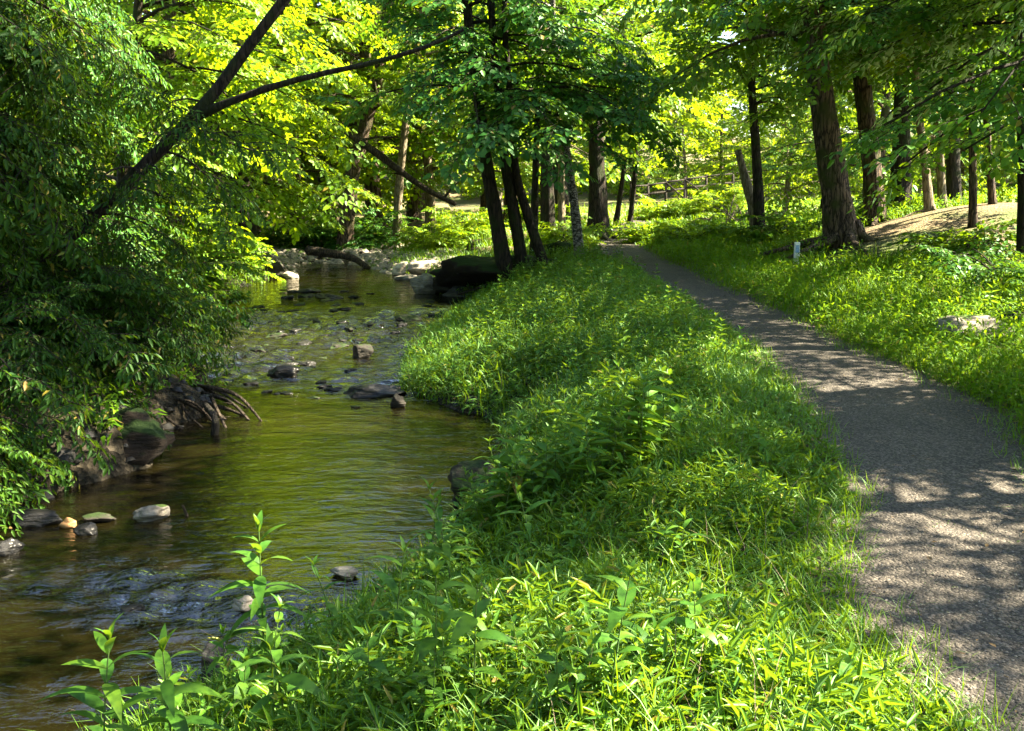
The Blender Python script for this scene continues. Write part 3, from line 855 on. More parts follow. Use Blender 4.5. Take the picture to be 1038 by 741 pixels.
# ------------------------------------------------------------------ woods behind: each tree its own object
far_spec = dict(n=34, len=3.6, el=15, sag=40, kind='far', per=1.3, sc=1.25)
protos = {}
def proto(key, seed, H, h0, r0, leaf, bark, lean=0.0, len_=3.6, n=34):
    sp = dict(far_spec, h0=h0, len=len_, n=n)
    protos[key] = tree('woodland_tree', 'tree', 'tree', (0, 0, 0), seed, [([(0, 0, -.2), (lean * .3, 0, H * .3), (lean * .7, .1, H * .6), (lean, 0, H)], r0, r0 * .3)], sp, bark, leaf)
proto('a', 61, 9, 1.6, .20, M['leaf_light'], BB)
proto('b', 62, 11, 2.4, .26, M['leaf_maple'], BD, .8)
proto('c', 63, 8, 1.0, .15, M['leaf_light'], BP, -.5, 4.0)
proto('d', 64, 10, 1.4, .22, M['leaf_maple'], BB, .4)
used = set()
def woods(key, x, y, rz, sc, label, group):
    loc = (x, y, float(height(x, y)) - .05)
    if key not in used:
        used.add(key)
        r = protos[key]
        r.location, r.rotation_euler, r.scale = loc, (0, 0, rz), (sc, sc, sc)
        r['label'], r['group'] = label, group
    else:
        copy_tree(protos[key], loc, rz, sc, label, group)
rw = np.random.default_rng(99)
zones = [
    # u range, depth range, count, label, group
    ((-120, 330), (34, 46), 7, 'leafy tree in the bright woods across the stream, behind the drooping trees', 'woods across the stream'),
    ((250, 580), (42, 58), 9, 'sunlit tree in the woods behind the gravel bar', 'woods behind the gravel bar'),
    ((-150, 580), (62, 82), 11, 'distant sunlit tree deep in the woods across the stream', 'distant woods across the stream'),
    ((770, 1180), (33, 46), 9, 'tree in the woods behind the earth mound', 'woods behind the earth mound'),
    ((790, 1250), (55, 80), 9, 'distant tree deep in the woods behind the earth mound', 'distant woods behind the mound'),
    ((590, 790), (72, 90), 5, 'distant tree standing past the lawn and the rail fence', 'trees past the lawn'),
]
for (u0, u1), (y0, y1), n, lab, grp in zones:
    for k in range(n):
        u = u0 + (u1 - u0) * (k + rw.uniform(.1, .9)) / n
        Yd = rw.uniform(y0, y1)
        woods('abcd'[rw.integers(0, 4)], (u - 519) / FPX * Yd, Yd, rw.uniform(0, 6.28), rw.uniform(.8, 1.15) * (1.75 if u1 < 600 else 1.0), lab, grp)

# mass of far woods closing the view
acc = Acc()
n = 6200
ang = rw.uniform(R(-46), R(46), n)
rad = rw.uniform(92, 118, n)
P = np.stack([np.sin(ang) * rad, np.cos(ang) * rad, np.zeros(n)], 1)
P[:, 2] = height(P[:, 0], P[:, 1]) + rw.uniform(0, 1, n) ** 1.15 * (25 + 4 * np.sin(ang * 23))
a2 = rw.uniform(0, 6.28, n)
add_sprays(acc, 'far', P, np.stack([np.cos(a2), np.sin(a2), rw.normal(-.1, .25, n)], 1), rw.uniform(2.2, 3.8, n), seed=5)
# unseen foliage added behind the viewpoint and across the stream to block sky light
n = 3400
ang = rw.uniform(R(128), R(312), n)
rad = rw.uniform(17, 27, n) + 4 * np.sin(ang * 3)
P = np.stack([np.sin(ang) * rad, np.cos(ang) * rad, np.zeros(n)], 1)
P[:, 2] = height(P[:, 0], P[:, 1]) + rw.uniform(.3, 17, n)
a2 = rw.uniform(0, 6.28, n)
add_sprays(acc, 'far', P, np.stack([np.cos(a2), np.sin(a2), rw.normal(-.1, .25, n)], 1), rw.uniform(1.3, 2.4, n), seed=6)
tag(obj('far_woods_and_sky_screen', acc.mesh('far_woods_and_sky_screen', [M['leaf_light'], BB])), kind='stuff')

# understorey shrubs
sh = [
    ((340, 232), 37, 1.5, DEEP, 'dark rounded bush at the back of the gravel bar under the leaning trunk'),
    ((296, 236), 37, 1.4, HEM, 'dark bush on the gravel bar beside the sunlit layered tree'),
    ((372, 236), 37, 1.6, DEEP, 'shaded bush between the leaning trunk and the pale trunk'),
    ((440, 240), 36, 1.2, LGT, 'bright low bush behind the pale stone slab'),
    ((475, 235), 38, 1.6, LGT, 'bright bush behind the three leaning trunks'),
    ((572, 244), 29, 1.0, LGT, 'low yellow green bush beside the mottled birch'),
    ((545, 222), 42, 1.8, LGT, 'bright bush in the clearing seen between the dark trunks'),
    ((700, 238), 28, .9, LGT, 'bright bush at the path side before the fence'),
    ((660, 236), 31, .8, LGT, 'low bright bush where the path bends out of sight'),
    ((800, 232), 24, .9, MAP_, 'bush in the gap between the dark trunk and the big old tree'),
    ((1022, 258), 14.6, .8, DEEP, 'dark shrub above the grass near the flat rock'),
    ((985, 235), 18, .7, MAP_, 'shrub on the earth mound beside the slim trunks'),
    ((905, 212), 26, 1.0, MAP_, 'low bush behind the bare roots'),
    ((215, 262), 26, 1.3, LGT, 'bright bush behind the sunlit grass across the stream'),
    ((672, 214), 50, 1.5, LGT, 'sunlit bush half hiding the foot of the rail fence, next to the lawn'),
    ((722, 214), 49, 1.9, LGT, 'sunlit bush half hiding the rail fence where it climbs'),
    ((160, 270), 21, 1.8, MAP_, 'bush behind the drooping shrubs across the water'),
]
for k, ((u, v), Yd, ln, lf, lab) in enumerate(sh):
    p = at(u, v, Yd)
    shrub('bush', lab, (p[0], p[1]), 200 + k, 22, ln, 'mid' if Yd > 15 else 'broad', .75 if Yd > 15 else .6, lf, BD, (15, 80), None, 1, 5.5, sag=50)

# dead limb fallen across the trees beyond the bar
def stick(name, label, cat, p3, r0, r1, bark, group=None, twigs=0, seed=0, n=16):
    pts = np.asarray(p3, float)
    o0 = pts[0].copy()
    a = Acc()
    ln = smooth_line(pts - o0, n)
    v, q = tube(ln, np.linspace(r0, r1, n), 8, .14, seed); a.add(v, q)
    r = np.random.default_rng(seed)
    for k in range(twigs):
        i = int(r.uniform(.2, .9) * n)
        d = r.normal(0, 1, 3); d[2] = abs(d[2]) * .6; d /= np.linalg.norm(d)
        tl = np.linalg.norm(pts[-1] - pts[0]) * r.uniform(.12, .3)
        tp_ = np.array([ln[i], ln[i] + d * tl * .5, ln[i] + d * tl + np.array([0, 0, -.1 * tl])])
        v, q = tube(smooth_line(tp_, 6), np.linspace(r0 * .4, r0 * .1, 6), 6, .1, k); a.add(v, q)
    o = obj(name, a.mesh(name, [bark], True), loc=tuple(o0))
    return tag(o, label, cat, group)
stick('fallen_limb', 'long dead limb hanging diagonally in front of the pale trunk', 'dead branch', [at(330, 118, 33), at(385, 158, 33), at(430, 190, 33.4), at(462, 207, 33.6)], .13, .07, DW, twigs=5, seed=3)
stick('drift_log', 'dark log lying on the gravel bar below the bushes', 'log', [at(312, 254, 32) , at(335, 257, 31.6), at(358, 262, 31.2), at(374, 272, 30.6)], .16, .08, DW, seed=4)

# ------------------------------------------------------------------ rocks
def rock_mesh(name, seed, size, m, cuts=7, rough=.12, sub=4):
    r = np.random.default_rng(seed)
    me0 = bpy.data.meshes.new('t')
    import bmesh
    bm = bmesh.new()
    bmesh.ops.create_icosphere(bm, subdivisions=sub, radius=1.0)
    co = np.array([v.co[:] for v in bm.verts])
    for k in range(cuts):
        nrm = r.normal(0, 1, 3); nrm[2] *= .7; nrm /= np.linalg.norm(nrm)
        d = r.uniform(.5, .82)
        over = np.maximum(co @ nrm - d, 0)
        co -= np.outer(over * .93, nrm)
    off = r.uniform(-50, 50, 3)
    nz = np.array([noise.fractal(Vector(c * 1.6 + off), 1.0, 2.1, 5) for c in co])
    n2 = np.array([noise.noise(Vector(c * np.array([2, 2, 9]) + off)) for c in co])
    n3_ = np.array([noise.fractal(Vector(c * 5 + off), 1.0, 2.2, 4) for c in co])
    co = co * (1 + rough * nz + .06 * n2 + .045 * n3_)[:, None]
    co = co * np.asarray(size)
    for v, c in zip(bm.verts, co): v.co = c
    me = bpy.data.meshes.new(name)
    bm.to_mesh(me); bm.free()
    me.materials.append(m)
    for p_ in me.polygons: p_.use_smooth = True
    return me

def rock(name, label, cat, u, v, z, size_px, m, seed, depth=.7, sink=.3, rz=0.0, tilt=0.0, group=None, cuts=9, rough=.20):
    """u, v: picture point of the rock's foot; z: level it stands on; size_px: width and height in pixels there"""
    x, y = gp(u, v, z)
    w, h = size_px[0] * px(y), size_px[1] * px(y)
    sz = (w * .56, w * .56 * depth, h / (2 - 2 * sink) * 1.08)
    o = obj(name, rock_mesh(name, seed, sz, m, cuts, rough, 4 if size_px[0] > 25 else 3), loc=(x, y + sz[1] * .6, z + sz[2] * (1 - 2 * sink)), rot=(tilt, 0, rz))
    return tag(o, label, cat, group)

SD, SM, SP, SG, EA = M['stone_dark'], M['stone_moss'], M['stone_pale'], M['stone_grey'], M['earth']
rock('boulder', 'mossy rounded boulder lying at the water edge beside a small bright stone', 'rock', 272, 284, WZ, (54, 17), SM, 301, .8, .3)
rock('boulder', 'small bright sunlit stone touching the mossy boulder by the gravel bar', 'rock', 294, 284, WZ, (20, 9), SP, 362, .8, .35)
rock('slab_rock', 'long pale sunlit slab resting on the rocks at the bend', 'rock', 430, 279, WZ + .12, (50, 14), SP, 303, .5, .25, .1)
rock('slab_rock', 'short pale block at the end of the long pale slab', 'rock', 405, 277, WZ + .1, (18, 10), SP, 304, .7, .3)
rock('boulder', 'grey angular rock at the waterline under the long pale slab', 'rock', 432, 300, WZ, (34, 20), SG, 305, .8, .25, cuts=12)
rock('boulder', 'greenish rock between the pale slab and the roots of the three trunks', 'rock', 455, 294, WZ + .15, (32, 19), SM, 306, .8, .25, .4)
rock('boulder', 'dark ledge rock at the foot of the three trunks beside the water', 'rock', 470, 303, WZ, (44, 14), SD, 307, .7, .3)
rock('flat_stone', 'small grey flat stone at the waterline before the bright slab', 'rock', 412, 286, WZ, (24, 7), SG, 308)
rock('root_mound', 'dark rounded stump mound behind the three leaning trunks', 'stump', 566, 270, -.25, (44, 24), EA, 309, .8, .25, rough=.2)
rock('boulder', 'rounded dark boulder standing highest in the riffle', 'rock', 367, 364, WZ, (23, 14), SM, 310, .85, .25)
rock('boulder', 'dark low boulder under the overhanging leaves near the middle of the riffle', 'rock', 284, 383, WZ, (30, 13), SD, 311, .8, .3)
rock('slab_rock', 'long flat dark slab near the grassy point, upstream end of the riffle', 'rock', 414, 328, WZ, (32, 8), SM, 312, .7, .3)
rock('slab_rock', 'flat dark slabs shelving into the water below the grassy point', 'rock', 378, 402, WZ, (58, 10), SD, 313, .5, .4, .1)
rock('boulder', 'small pointed dark stone off the tip of the grassy point', 'rock', 403, 413, WZ, (15, 12), SM, 314, .8, .25)
rock('boulder', 'pale brown stone standing alone in the dark water', 'rock', 153, 529, WZ, (38, 14), SG, 315, .7, .28, .2)
rock('boulder', 'dark rounded stone next to the small orange stone in shallow water', 'rock', 84, 543, WZ, (26, 11), SD, 316, .8, .3)
rock('boulder', 'small orange brown stone in shallow water by the low sprig', 'rock', 68, 535, WZ, (17, 9), M['stone_orange'], 317, .8, .3)
rock('slab_rock', 'flat greenish stone behind the orange brown stone', 'rock', 96, 530, WZ, (38, 7), SM, 318, .7, .3)
rock('slab_rock', 'dark flat stone under the low sprig of drooping leaves', 'rock', 28, 534, WZ, (60, 13), SD, 319, .6, .3, -.1)
rock('boulder', 'dark wet stone cut by the edge of the photo in the shallows', 'rock', 6, 562, WZ, (30, 13), SD, 320, .8, .3, .5)
rock('slab_rock', 'grey stone slab set in the dark bank beneath the drooping leaves', 'rock', 14, 474, -.72, (60, 18), SG, 321, .6, .2)
rock('mossy_bank', 'dark undercut lump of mossy earth hanging over still water', 'bank', 112, 474, WZ, (92, 54), EA, 322, .8, .2, rough=.22, cuts=4)
rock('boulder', 'weathered square block at the waterline among the bank herbs', 'rock', 484, 514, WZ, (60, 46), SM, 323, .8, .12, .2, cuts=10)
rock('boulder', 'pale flat stone behind the tallest leafy stem in the small rapid', 'rock', 247, 618, WZ, (34, 10), SG, 324, .7, .3)
rock('boulder', 'rounded dark stone in the small rapid behind the leafy stems', 'rock', 214, 688, WZ, (38, 30), SD, 325, .9, .25)
rock('boulder', 'rounded brown stone by the foot of the tallest leafy stem', 'rock', 268, 676, WZ, (34, 22), SG, 326, .9, .25)
rock('boulder', 'low dark stone in the middle of the small rapid', 'rock', 130, 622, WZ, (28, 8), SD, 327, .8, .35)
rock('boulder', 'tan stone half hidden by grass at the bank edge', 'rock', 348, 586, WZ, (28, 9), SG, 328, .8, .3)
rock('root_mound', 'dark earthen mound carrying the three leaning trunks down to the water edge', 'mound', 508, 296, -.62, (120, 34), EA, 340, .55, .2, .15, rough=.3, cuts=4)
# flat rock on the verge
fr_ = on_ground(996, 345)
w_ = 84 * px(fr_[1])
o = obj('flat_rock', rock_mesh('flat_rock', 330, (w_ * .55, w_ * .36, 24 * px(fr_[1]) * .62), SG, 9, .14), loc=(fr_[0], fr_[1] + .1, fr_[2] + .10), rot=(0, .05, .15))
tag(o, 'long flat weathered grey rock lying in the grass verge', 'rock')
p_ = on_ground(1036, 338)
tag(obj('log_end', rock_mesh('log_end', 331, (.17, .3, .13), M['dead_wood'], 5), loc=(p_[0], p_[1] + .1, p_[2] + .10)), 'short dark log end lying against the flat rock', 'log')
# riffle stones
rr = np.random.default_rng(17)
shapes = [rock_mesh('riffle_stone', 400 + k, (.2, .14 + .02 * k, .075), SD if k % 3 else SM, 10, .26, 4) for k in range(7)]
spots = [(300, 312, 20), (330, 308, 18), (284, 320, 16), (345, 318, 20), (322, 326, 24), (300, 336, 16), (278, 342, 20), (352, 334, 22), (388, 318, 14), (376, 326, 16), (362, 310, 14), (330, 342, 14), (308, 350, 22),
         (345, 352, 20), (265, 356, 18), (270, 372, 20), (318, 372, 14), (395, 345, 16), (400, 360, 16), (335, 303, 26), (312, 304, 22), (358, 303, 16), (290, 305, 18), (375, 338, 12), (258, 332, 14), (402, 378, 14), (340, 396, 20),
         (318, 404, 16), (360, 412, 14), (250, 386, 22), (296, 364, 12), (328, 364, 12), (405, 333, 18), (385, 352, 12), (446, 323, 16), (264, 318, 14), (318, 297, 26), (345, 298, 14), (372, 299, 12), (298, 298, 16), (410, 345, 12)]
for k in range(46):
    yy = rr.uniform(12.3, 22.5)
    xx = xL(yy) + (xR(yy) - xL(yy)) * rr.uniform(.12, .97)
    d_ = np.array([xx, yy, WZ - CAM_Z])
    dep = d_[1] * math.cos(PITCH) - d_[2] * math.sin(PITCH)
    spots.append((519 + FPX * d_[0] / dep, 370.5 - FPX * (d_[1] * math.sin(PITCH) + d_[2] * math.cos(PITCH)) / dep, rr.uniform(9, 22)))
for k, (u, v, w) in enumerate(spots):
    x, y = gp(u + rr.normal(0, 2), v + rr.normal(0, 1), WZ)
    s = w * px(y) / .42 * rr.uniform(.85, 1.15)
    o = obj('riffle_stone', shapes[k % 7], loc=(x, y, water_z(y) - .012 * s + rr.uniform(-.012, .012)), rot=(rr.normal(0, .08), rr.normal(0, .08), rr.uniform(0, 6.28)), scale=(s, s, s * rr.uniform(.7, 1.1)))
    tag(o, 'small dark wet stone breaking the surface of the riffle', 'rock', 'small stones in the riffle')

# gravel on the bar (nobody could count it)
acc = Acc()
tv = np.array([[-.5, -.4, 0], [.5, -.45, .05], [.45, .5, 0], [-.5, .4, .05], [-.28, -.2, .42], [.25, -.25, .38], [.25, .25, .42], [-.25, .22, .36]], float)
tq = np.array([[0, 1, 5, 4], [1, 2, 6, 5], [2, 3, 7, 6], [3, 0, 4, 7], [4, 5, 6, 7]])
def pebbles(P, smin, smax, r):
    n = len(P)
    a = r.uniform(0, 6.28, n)
    d = np.stack([np.cos(a), np.sin(a), r.normal(0, .2, n)], 1)
    V, Q = instance(tv, tq, P, frames(d, np.stack([r.normal(0, .2, n), r.normal(0, .2, n), np.ones(n)], 1)), smin + (smax - smin) * r.uniform(0, 1, n) ** 3)
    acc.add(V, Q)
n = 2600
yb = rr.uniform(28.5, 38, n); xb = rr.uniform(-8.5, -1.5, n)
zb = height(xb, yb)
k = zb > WZ - .05
pebbles(np.stack([xb, yb, zb - .01], 1)[k], .05, .38, rr)
tag(obj('gravel', acc.mesh('gravel', [M['stone_grey']])), kind='stuff')
acc = Acc()
yb = rr.uniform(4, 30, 1500); tb = rr.uniform(0, 1, 1500)
xb = np.where(tb < .5, xL(yb) + rr.normal(0, .3, 1500), xR(yb) + rr.normal(-.1, .25, 1500))
pebbles(np.stack([xb, yb, height(xb, yb) - .01], 1), .04, .22, rr)
tag(obj('bank_gravel', acc.mesh('bank_gravel', [SD])), kind='stuff')
acc = Acc()
n = 9000
yb = 2.6 + 9 * rr.uniform(0, 1, n) ** 1.5
tb = rr.uniform(-.05, 1.05, n)
xb = pL(yb) + (pR(yb) - pL(yb)) * tb
pebbles(np.stack([xb, yb, np.full(n, -.008)], 1), .003, .012, rr)
tag(obj('path_gravel', acc.mesh('path_gravel', [M['stone_grey']])), kind='stuff')

# driftwood sticks piled at the bank
ds = [((168, 404), (222, 434)), ((180, 400), (214, 440)), ((196, 400), (240, 432)), ((205, 398), (258, 432)), ((210, 392), (270, 432)), ((176, 412), (250, 424)), ((165, 398), (228, 438)),
      ((190, 396), (245, 412)), ((214, 402), (232, 440)), ((160, 415), (192, 440)), ((200, 408), (262, 428)), ((188, 390), (262, 420)), ((178, 420), (236, 428))]
for k, ((u0, v0), (u1, v1)) in enumerate(ds):
    Ya = 11.0 + .9 * rr.uniform(0, 1)
    q1 = gp(u1, v1, WZ - .05)
    e = np.array([q1[0], q1[1], WZ - .06])
    s = at(u0, v0, q1[1] + rr.uniform(.2, 1.0))
    mid = (s + e) * .5 + np.array([rr.normal(0, .06), rr.normal(0, .06), rr.uniform(.0, .14)])
    stick('driftwood_stick', 'dead grey brown stick in the driftwood heap at the bank', 'stick', [s, mid, e], rr.uniform(.018, .035), rr.uniform(.008, .016), DW, 'driftwood heap under the shrubs', int(k % 3 == 0) * 2, k)
q1 = gp(193, 529, WZ - .05)
stick('snag_stick', 'short dark stick poking out of the water beside the lone pale brown stone', 'stick', [np.array([q1[0], q1[1], WZ - .1]), at(189, 522, q1[1]), at(185, 512, q1[1])], .018, .008, DW, seed=9)
q1 = gp(216, 440, WZ)
stick('driftwood_branch', 'thicker pale grey branch standing in the water in front of the driftwood heap', 'stick', [np.array([q1[0], q1[1], WZ - .08]), at(218, 425, q1[1]), at(208, 410, q1[1] + .2)], .045, .03, M['fence_wood'], seed=10)
# dead twigs on the verge slope
for k in range(5):
    u0, v0 = [(930, 262), (950, 285), (985, 268), (1005, 295), (900, 268)][k]
    p = on_ground(u0, v0)
    d = np.array([rr.uniform(.5, 1.2), rr.uniform(-.3, .5), rr.uniform(.15, .45)])
    stick('dead_twig', ['dead twig on the slope below the slim pale trunks', 'bare dead twig arching over the grass above the flat rock', 'forked dead twig under the dark shrub', 'dead twig nearest the flat rock', 'dead twig on the slope below the big roots'][k], 'twig',
          [p, p + d * .5 + np.array([0, 0, .12]), p + d], .014, .005, M['dry_stick'], None, 3, 60 + k)
# dry brush heap: bleached stems leaning together
bp_ = on_ground(745, 236)
for k in range(26):
    a0, l0 = rr.uniform(0, 6.28), rr.uniform(.5, 1.5)
    s = np.array([bp_[0] + rr.normal(0, .55), bp_[1] + 1.0 + rr.normal(0, .4), 0]); s[2] = float(height(s[0], s[1])) + rr.uniform(0, .5)
    d = np.array([math.cos(a0) * .8, math.sin(a0) * .4, rr.uniform(.1, .8)]) * l0
    stick('brush_stick', 'bleached dry stick in the sunlit brush heap beside the broken snag', 'stick', [s, s + d * .5 + np.array([0, 0, .08]), s + d], .03, .01, M['dry_stick'], 'sunlit dry brush heap', 1, 80 + k, 7)

# ------------------------------------------------------------------ marker post, fence
p = on_ground(807, 270)
mk = bpy.data.objects.new('marker_post', None); COL.objects.link(mk); mk.location = tuple(p)
tag(mk, 'small white marker post with a blue face at the foot of the big old tree', 'post')
def box(w, d, h, bev=.006):
    import bmesh
    bm = bmesh.new(); bmesh.ops.create_cube(bm, size=1)
    bmesh.ops.scale(bm, vec=(w, d, h), verts=bm.verts)
    bmesh.ops.bevel(bm, geom=bm.edges[:], offset=bev, segments=2, affect='EDGES')
    me = bpy.data.meshes.new('box'); bm.to_mesh(me); bm.free()
    return me
def plain(name, c, rough=.6):
    m, N, L, out = mat(name)
    tc = N('TexCoord'); n = N('TexNoise'); n.inputs['Scale'].default_value = 25; n.inputs['Detail'].default_value = 6
    L(tc.outputs['Object'], n.inputs[0])
    p = N('BsdfPrincipled')
    L(ramp(N, L, n.outputs[0], [(.3, tuple(x * .6 for x in c)), (.6, c)]), p.inputs['Base Color']); p.inputs['Roughness'].default_value = rough
    L(p.outputs[0], out.inputs[0])
    return m
hh = 26 * px(p[1])
me = box(.10, .06, hh); me.materials.append(plain('white_post_paint', (.75, .75, .72)))
obj('post', me, mk, loc=(0, 0, hh * .5 - .03))
me = box(.07, .008, hh * .3, .002); me.materials.append(plain('blue_plate', (.25, .38, .60)))
obj('plate', me, mk, loc=(0, -.035, hh * .68))

FY = 58.0
fence = bpy.data.objects.new('rail_fence', None); COL.objects.link(fence)
fp = [at(u, 212, FY + (u - 640) * .02) for u in (640, 657, 675, 694, 716, 743, 768)]
f0 = fp[0]; fence.location = (f0[0], f0[1], float(height(f0[0], f0[1])))
tag(fence, 'weathered rail fence with crossed braces rising past the lawn behind the path', 'fence')
tops = [188, 187, 184, 181, 178, 175, 172]
tp = [at(u, v, q[1]) for u, v, q in zip((640, 657, 675, 694, 716, 743, 768), tops, fp)]
def fpart(name, a, b, r, seed):
    ac = Acc()
    v, q = tube(np.array([a, (a + b) / 2, b]) - np.array(fence.location), [r * .75, r * .7, r * .68], 8, .08, seed); ac.add(v, q)
    obj(name, ac.mesh(name, [M['fence_wood']], True), fence)
for k in range(7):
    g_ = np.array([fp[k][0], fp[k][1], float(height(fp[k][0], fp[k][1])) - .3])
    fpart('post', g_, tp[k] + np.array([0, 0, .08]), .11, k)
for k in range(6):
    for dz in (-.05, -.55):
        fpart('rail', tp[k] + np.array([0, -.03, dz]), tp[k + 1] + np.array([0, -.03, dz]), .075, k)
    if k in (2, 3):
        fpart('brace', tp[k] + np.array([0, -.08, -.05]), tp[k + 1] + np.array([0, -.08, -1.1]), .05, k)

# ------------------------------------------------------------------ grass and herbs
rg = np.random.default_rng(5)
def scatter(y0, y1, xa, xb, dens):
    """points in a band of depth between two edges given as functions of y"""
    n = int(400)
    ys = np.linspace(y0, y1, n)
    wd = np.maximum(xb(ys) - xa(ys), 0)
    area = float(np.sum((wd[1:] + wd[:-1]) * .5) * (ys[1] - ys[0]))
    k = int(area * dens)
    c = np.cumsum(wd); c /= c[-1]
    y = np.interp(rg.uniform(0, 1, k), c, ys)
    x = xa(y) + (xb(y) - xa(y)) * rg.uniform(0, 1, k)
    return x, y
LEAF4 = (np.array([[0, 0, 0], [.42, .5, .10], [1, 0, -.22], [.42, -.5, .10]]), np.array([[0, 3, 2, 1]]))
def blade_tpl(bend):
    t = np.array([0, .35, .7, 1.0]); w = np.array([.5, .45, .28, .03])
    xx = bend * t ** 2; zz = t * (1 - .35 * bend * t)
    v = np.concatenate([np.stack([xx, w, zz], 1), np.stack([xx, -w, zz], 1)])
    q = np.array([[i, i + 1, i + 5, i + 4] for i in range(3)])
    return v, q
BL = [blade_tpl(b) for b in (.15, .45, .8)]
def add_blades(acc, x, y, h, w):
    z = height(x, y)
    n = len(x)
    az = rg.uniform(0, 6.28, n)
    pick = rg.integers(0, 3, n)
    tilt = rg.uniform(0, .45, n)
    for k in range(3):
        s = pick == k
        m_ = int(s.sum())
        c, sn = np.cos(az[s]), np.sin(az[s])
        zc = np.stack([c * np.sin(tilt[s]), sn * np.sin(tilt[s]), np.cos(tilt[s])], 1)
        yc = np.stack([-sn, c, np.zeros(m_)], 1)
        xc = np.cross(yc, zc)
        M3 = np.stack([xc, yc, zc], -1)
        sc = np.stack([h[s], h[s], h[s]], 1)
        v = BL[k][0]
        V = np.stack([x[s], y[s], z[s] - .01], 1)[:, None, :] + np.einsum('nij,nkj->nki', M3, v[None] * np.stack([h[s], w[s], h[s]], 1)[:, None, :])
        Q = (BL[k][1][None] + (np.arange(m_) * 8)[:, None, None]).reshape(-1, 4)
        acc.add(V.reshape(-1, 3), Q)
def add_sprigs(acc, x, y, h, leaf, per, width, near=False):
    """leafy grass: a bent stem with short lance leaves"""
    n = len(x)
    z = height(x, y)
    az = rg.uniform(0, 6.28, n); lean = rg.uniform(.05, .5, n)
    base = np.stack([x, y, z - .01], 1)
    sd = np.stack([np.cos(az) * np.sin(lean), np.sin(az) * np.sin(lean), np.cos(lean)], 1)
    t = (np.arange(per) + .8) / per
    t = np.clip(t[None] + rg.normal(0, .06, (n, per)), .12, 1)
    P = base[:, None] + sd[:, None] * (h[:, None] * t)[..., None]
    P[..., 2] -= (h[:, None] * t ** 2) * .12
    a = rg.uniform(0, 6.28, (n, per))
    e = rg.normal(.25, .35, (n, per)) + .5 * (t > .9)
    D = np.stack([np.cos(a) * np.cos(e), np.sin(a) * np.cos(e), np.sin(e)], -1)
    nr = np.stack([rg.normal(0, .3, (n, per)), rg.normal(0, .3, (n, per)), np.ones((n, per))], -1)
    s = leaf * rg.uniform(.6, 1.25, (n, per))
    lv, lq = (leaf_tpl(width, .22, .12) if near else LEAF4)
    tv_ = lv.copy()
    if not near: tv_[:, 1] *= width
    V, Q = instance(tv_, lq, P.reshape(-1, 3), frames(D.reshape(-1, 3), nr.reshape(-1, 3)), s.ravel())
    acc.add(V, Q)
    if near:
        side = np.stack([-np.sin(az), np.cos(az), np.zeros(n)], 1) * .0014
        top = base + sd * h[:, None]; top[:, 2] -= h * .12
        V = np.stack([base + side, base - side, top - side * .5, top + side * .5], 1).reshape(-1, 3)
        acc.add(V, (np.arange(n * 4).reshape(n, 4)))

# bank between water and path
bankL = lambda y: xR(y) - .02
bankR = lambda y: pL(y) + .02
g1, g2 = Acc(), Acc()
for y0, y1, dens, leaf, per, near, hh in ((2.3, 4.2, 620, .085, 6, True, .22), (4.2, 7, 520, .085, 6, True, .27), (7, 11, 420, .095, 6, False, .30), (11, 17, 300, .12, 6, False, .32), (17, 26, 150, .15, 6, False, .34)):
    x, y = scatter(y0, y1, bankL, bankR, dens)
    lump = .75 + .35 * wav(x, y, 2.2, 31) + .15 * wav(x, y, 6, 32)
    edge = np.clip((pL(y) - x) / .5, .35, 1)
    edge = edge * np.clip((x - xR(y)) / .8, .3, 1) if y1 < 10 else edge
    add_sprigs(g1, x, y, hh * np.clip(lump, .35, 1.5) * edge * rg.uniform(.6, 1.2, len(x)), leaf, per, .17, near)
    x, y = scatter(y0, y1, bankL, bankR, dens * .9)
    edge = np.clip((pL(y) - x) / .5, .4, 1)
    add_blades(g2, x, y, hh * edge * rg.uniform(.6, 1.35, len(x)), (.0035 + .0006 * y) * rg.uniform(.7, 1.3, len(x)))
# tufts at the path edges and waterline
for y0, y1, dens, k0 in ((2.4, 6, 1700, 1), (6, 12, 900, 1.3), (12, 26, 420, 1.8)):
    x, y = scatter(y0, y1, lambda q: pL(q) - .22 - .12 * wav(q, q * 0, 4, 40), lambda q: pL(q) + .10 + .10 * wav(q, q * 0, 2.5, 41), dens)
    add_blades(g2, x, y, rg.uniform(.06, .22, len(x)), .004 * k0 * rg.uniform(.7, 1.3, len(x)))
    for ed, sg in ((pL, 1), (pR, -1)):
        x, y = scatter(y0, y1, lambda q: ed(q) - .12, lambda q: ed(q) + .12, dens * 1.2)
        x = x + sg * (.03 + .09 * np.abs(wav(x, y, 5, 43)) * rg.uniform(.2, 1.3, len(x)))
        kk = wav(x, y, 9, 44) > -.25
        x, y = x[kk], y[kk]
        add_blades(g2, x, y, rg.uniform(.04, .17, len(x)), .004 * k0 * rg.uniform(.7, 1.3, len(x)))
    x, y = scatter(y0, y1, lambda q: xR(q) - .05, lambda q: xR(q) + .30, dens * .5)
    add_blades(g2, x, y, rg.uniform(.18, .42, len(x)) * (.45 if y1 < 13 else 1), .006 * k0 * rg.uniform(.7, 1.3, len(x)))
tag(obj('leafy_grass', g1.mesh('leafy_grass', [M['herb']])), kind='stuff')
tag(obj('bank_grass', g2.mesh('bank_grass', [M['grass']])), kind='stuff')

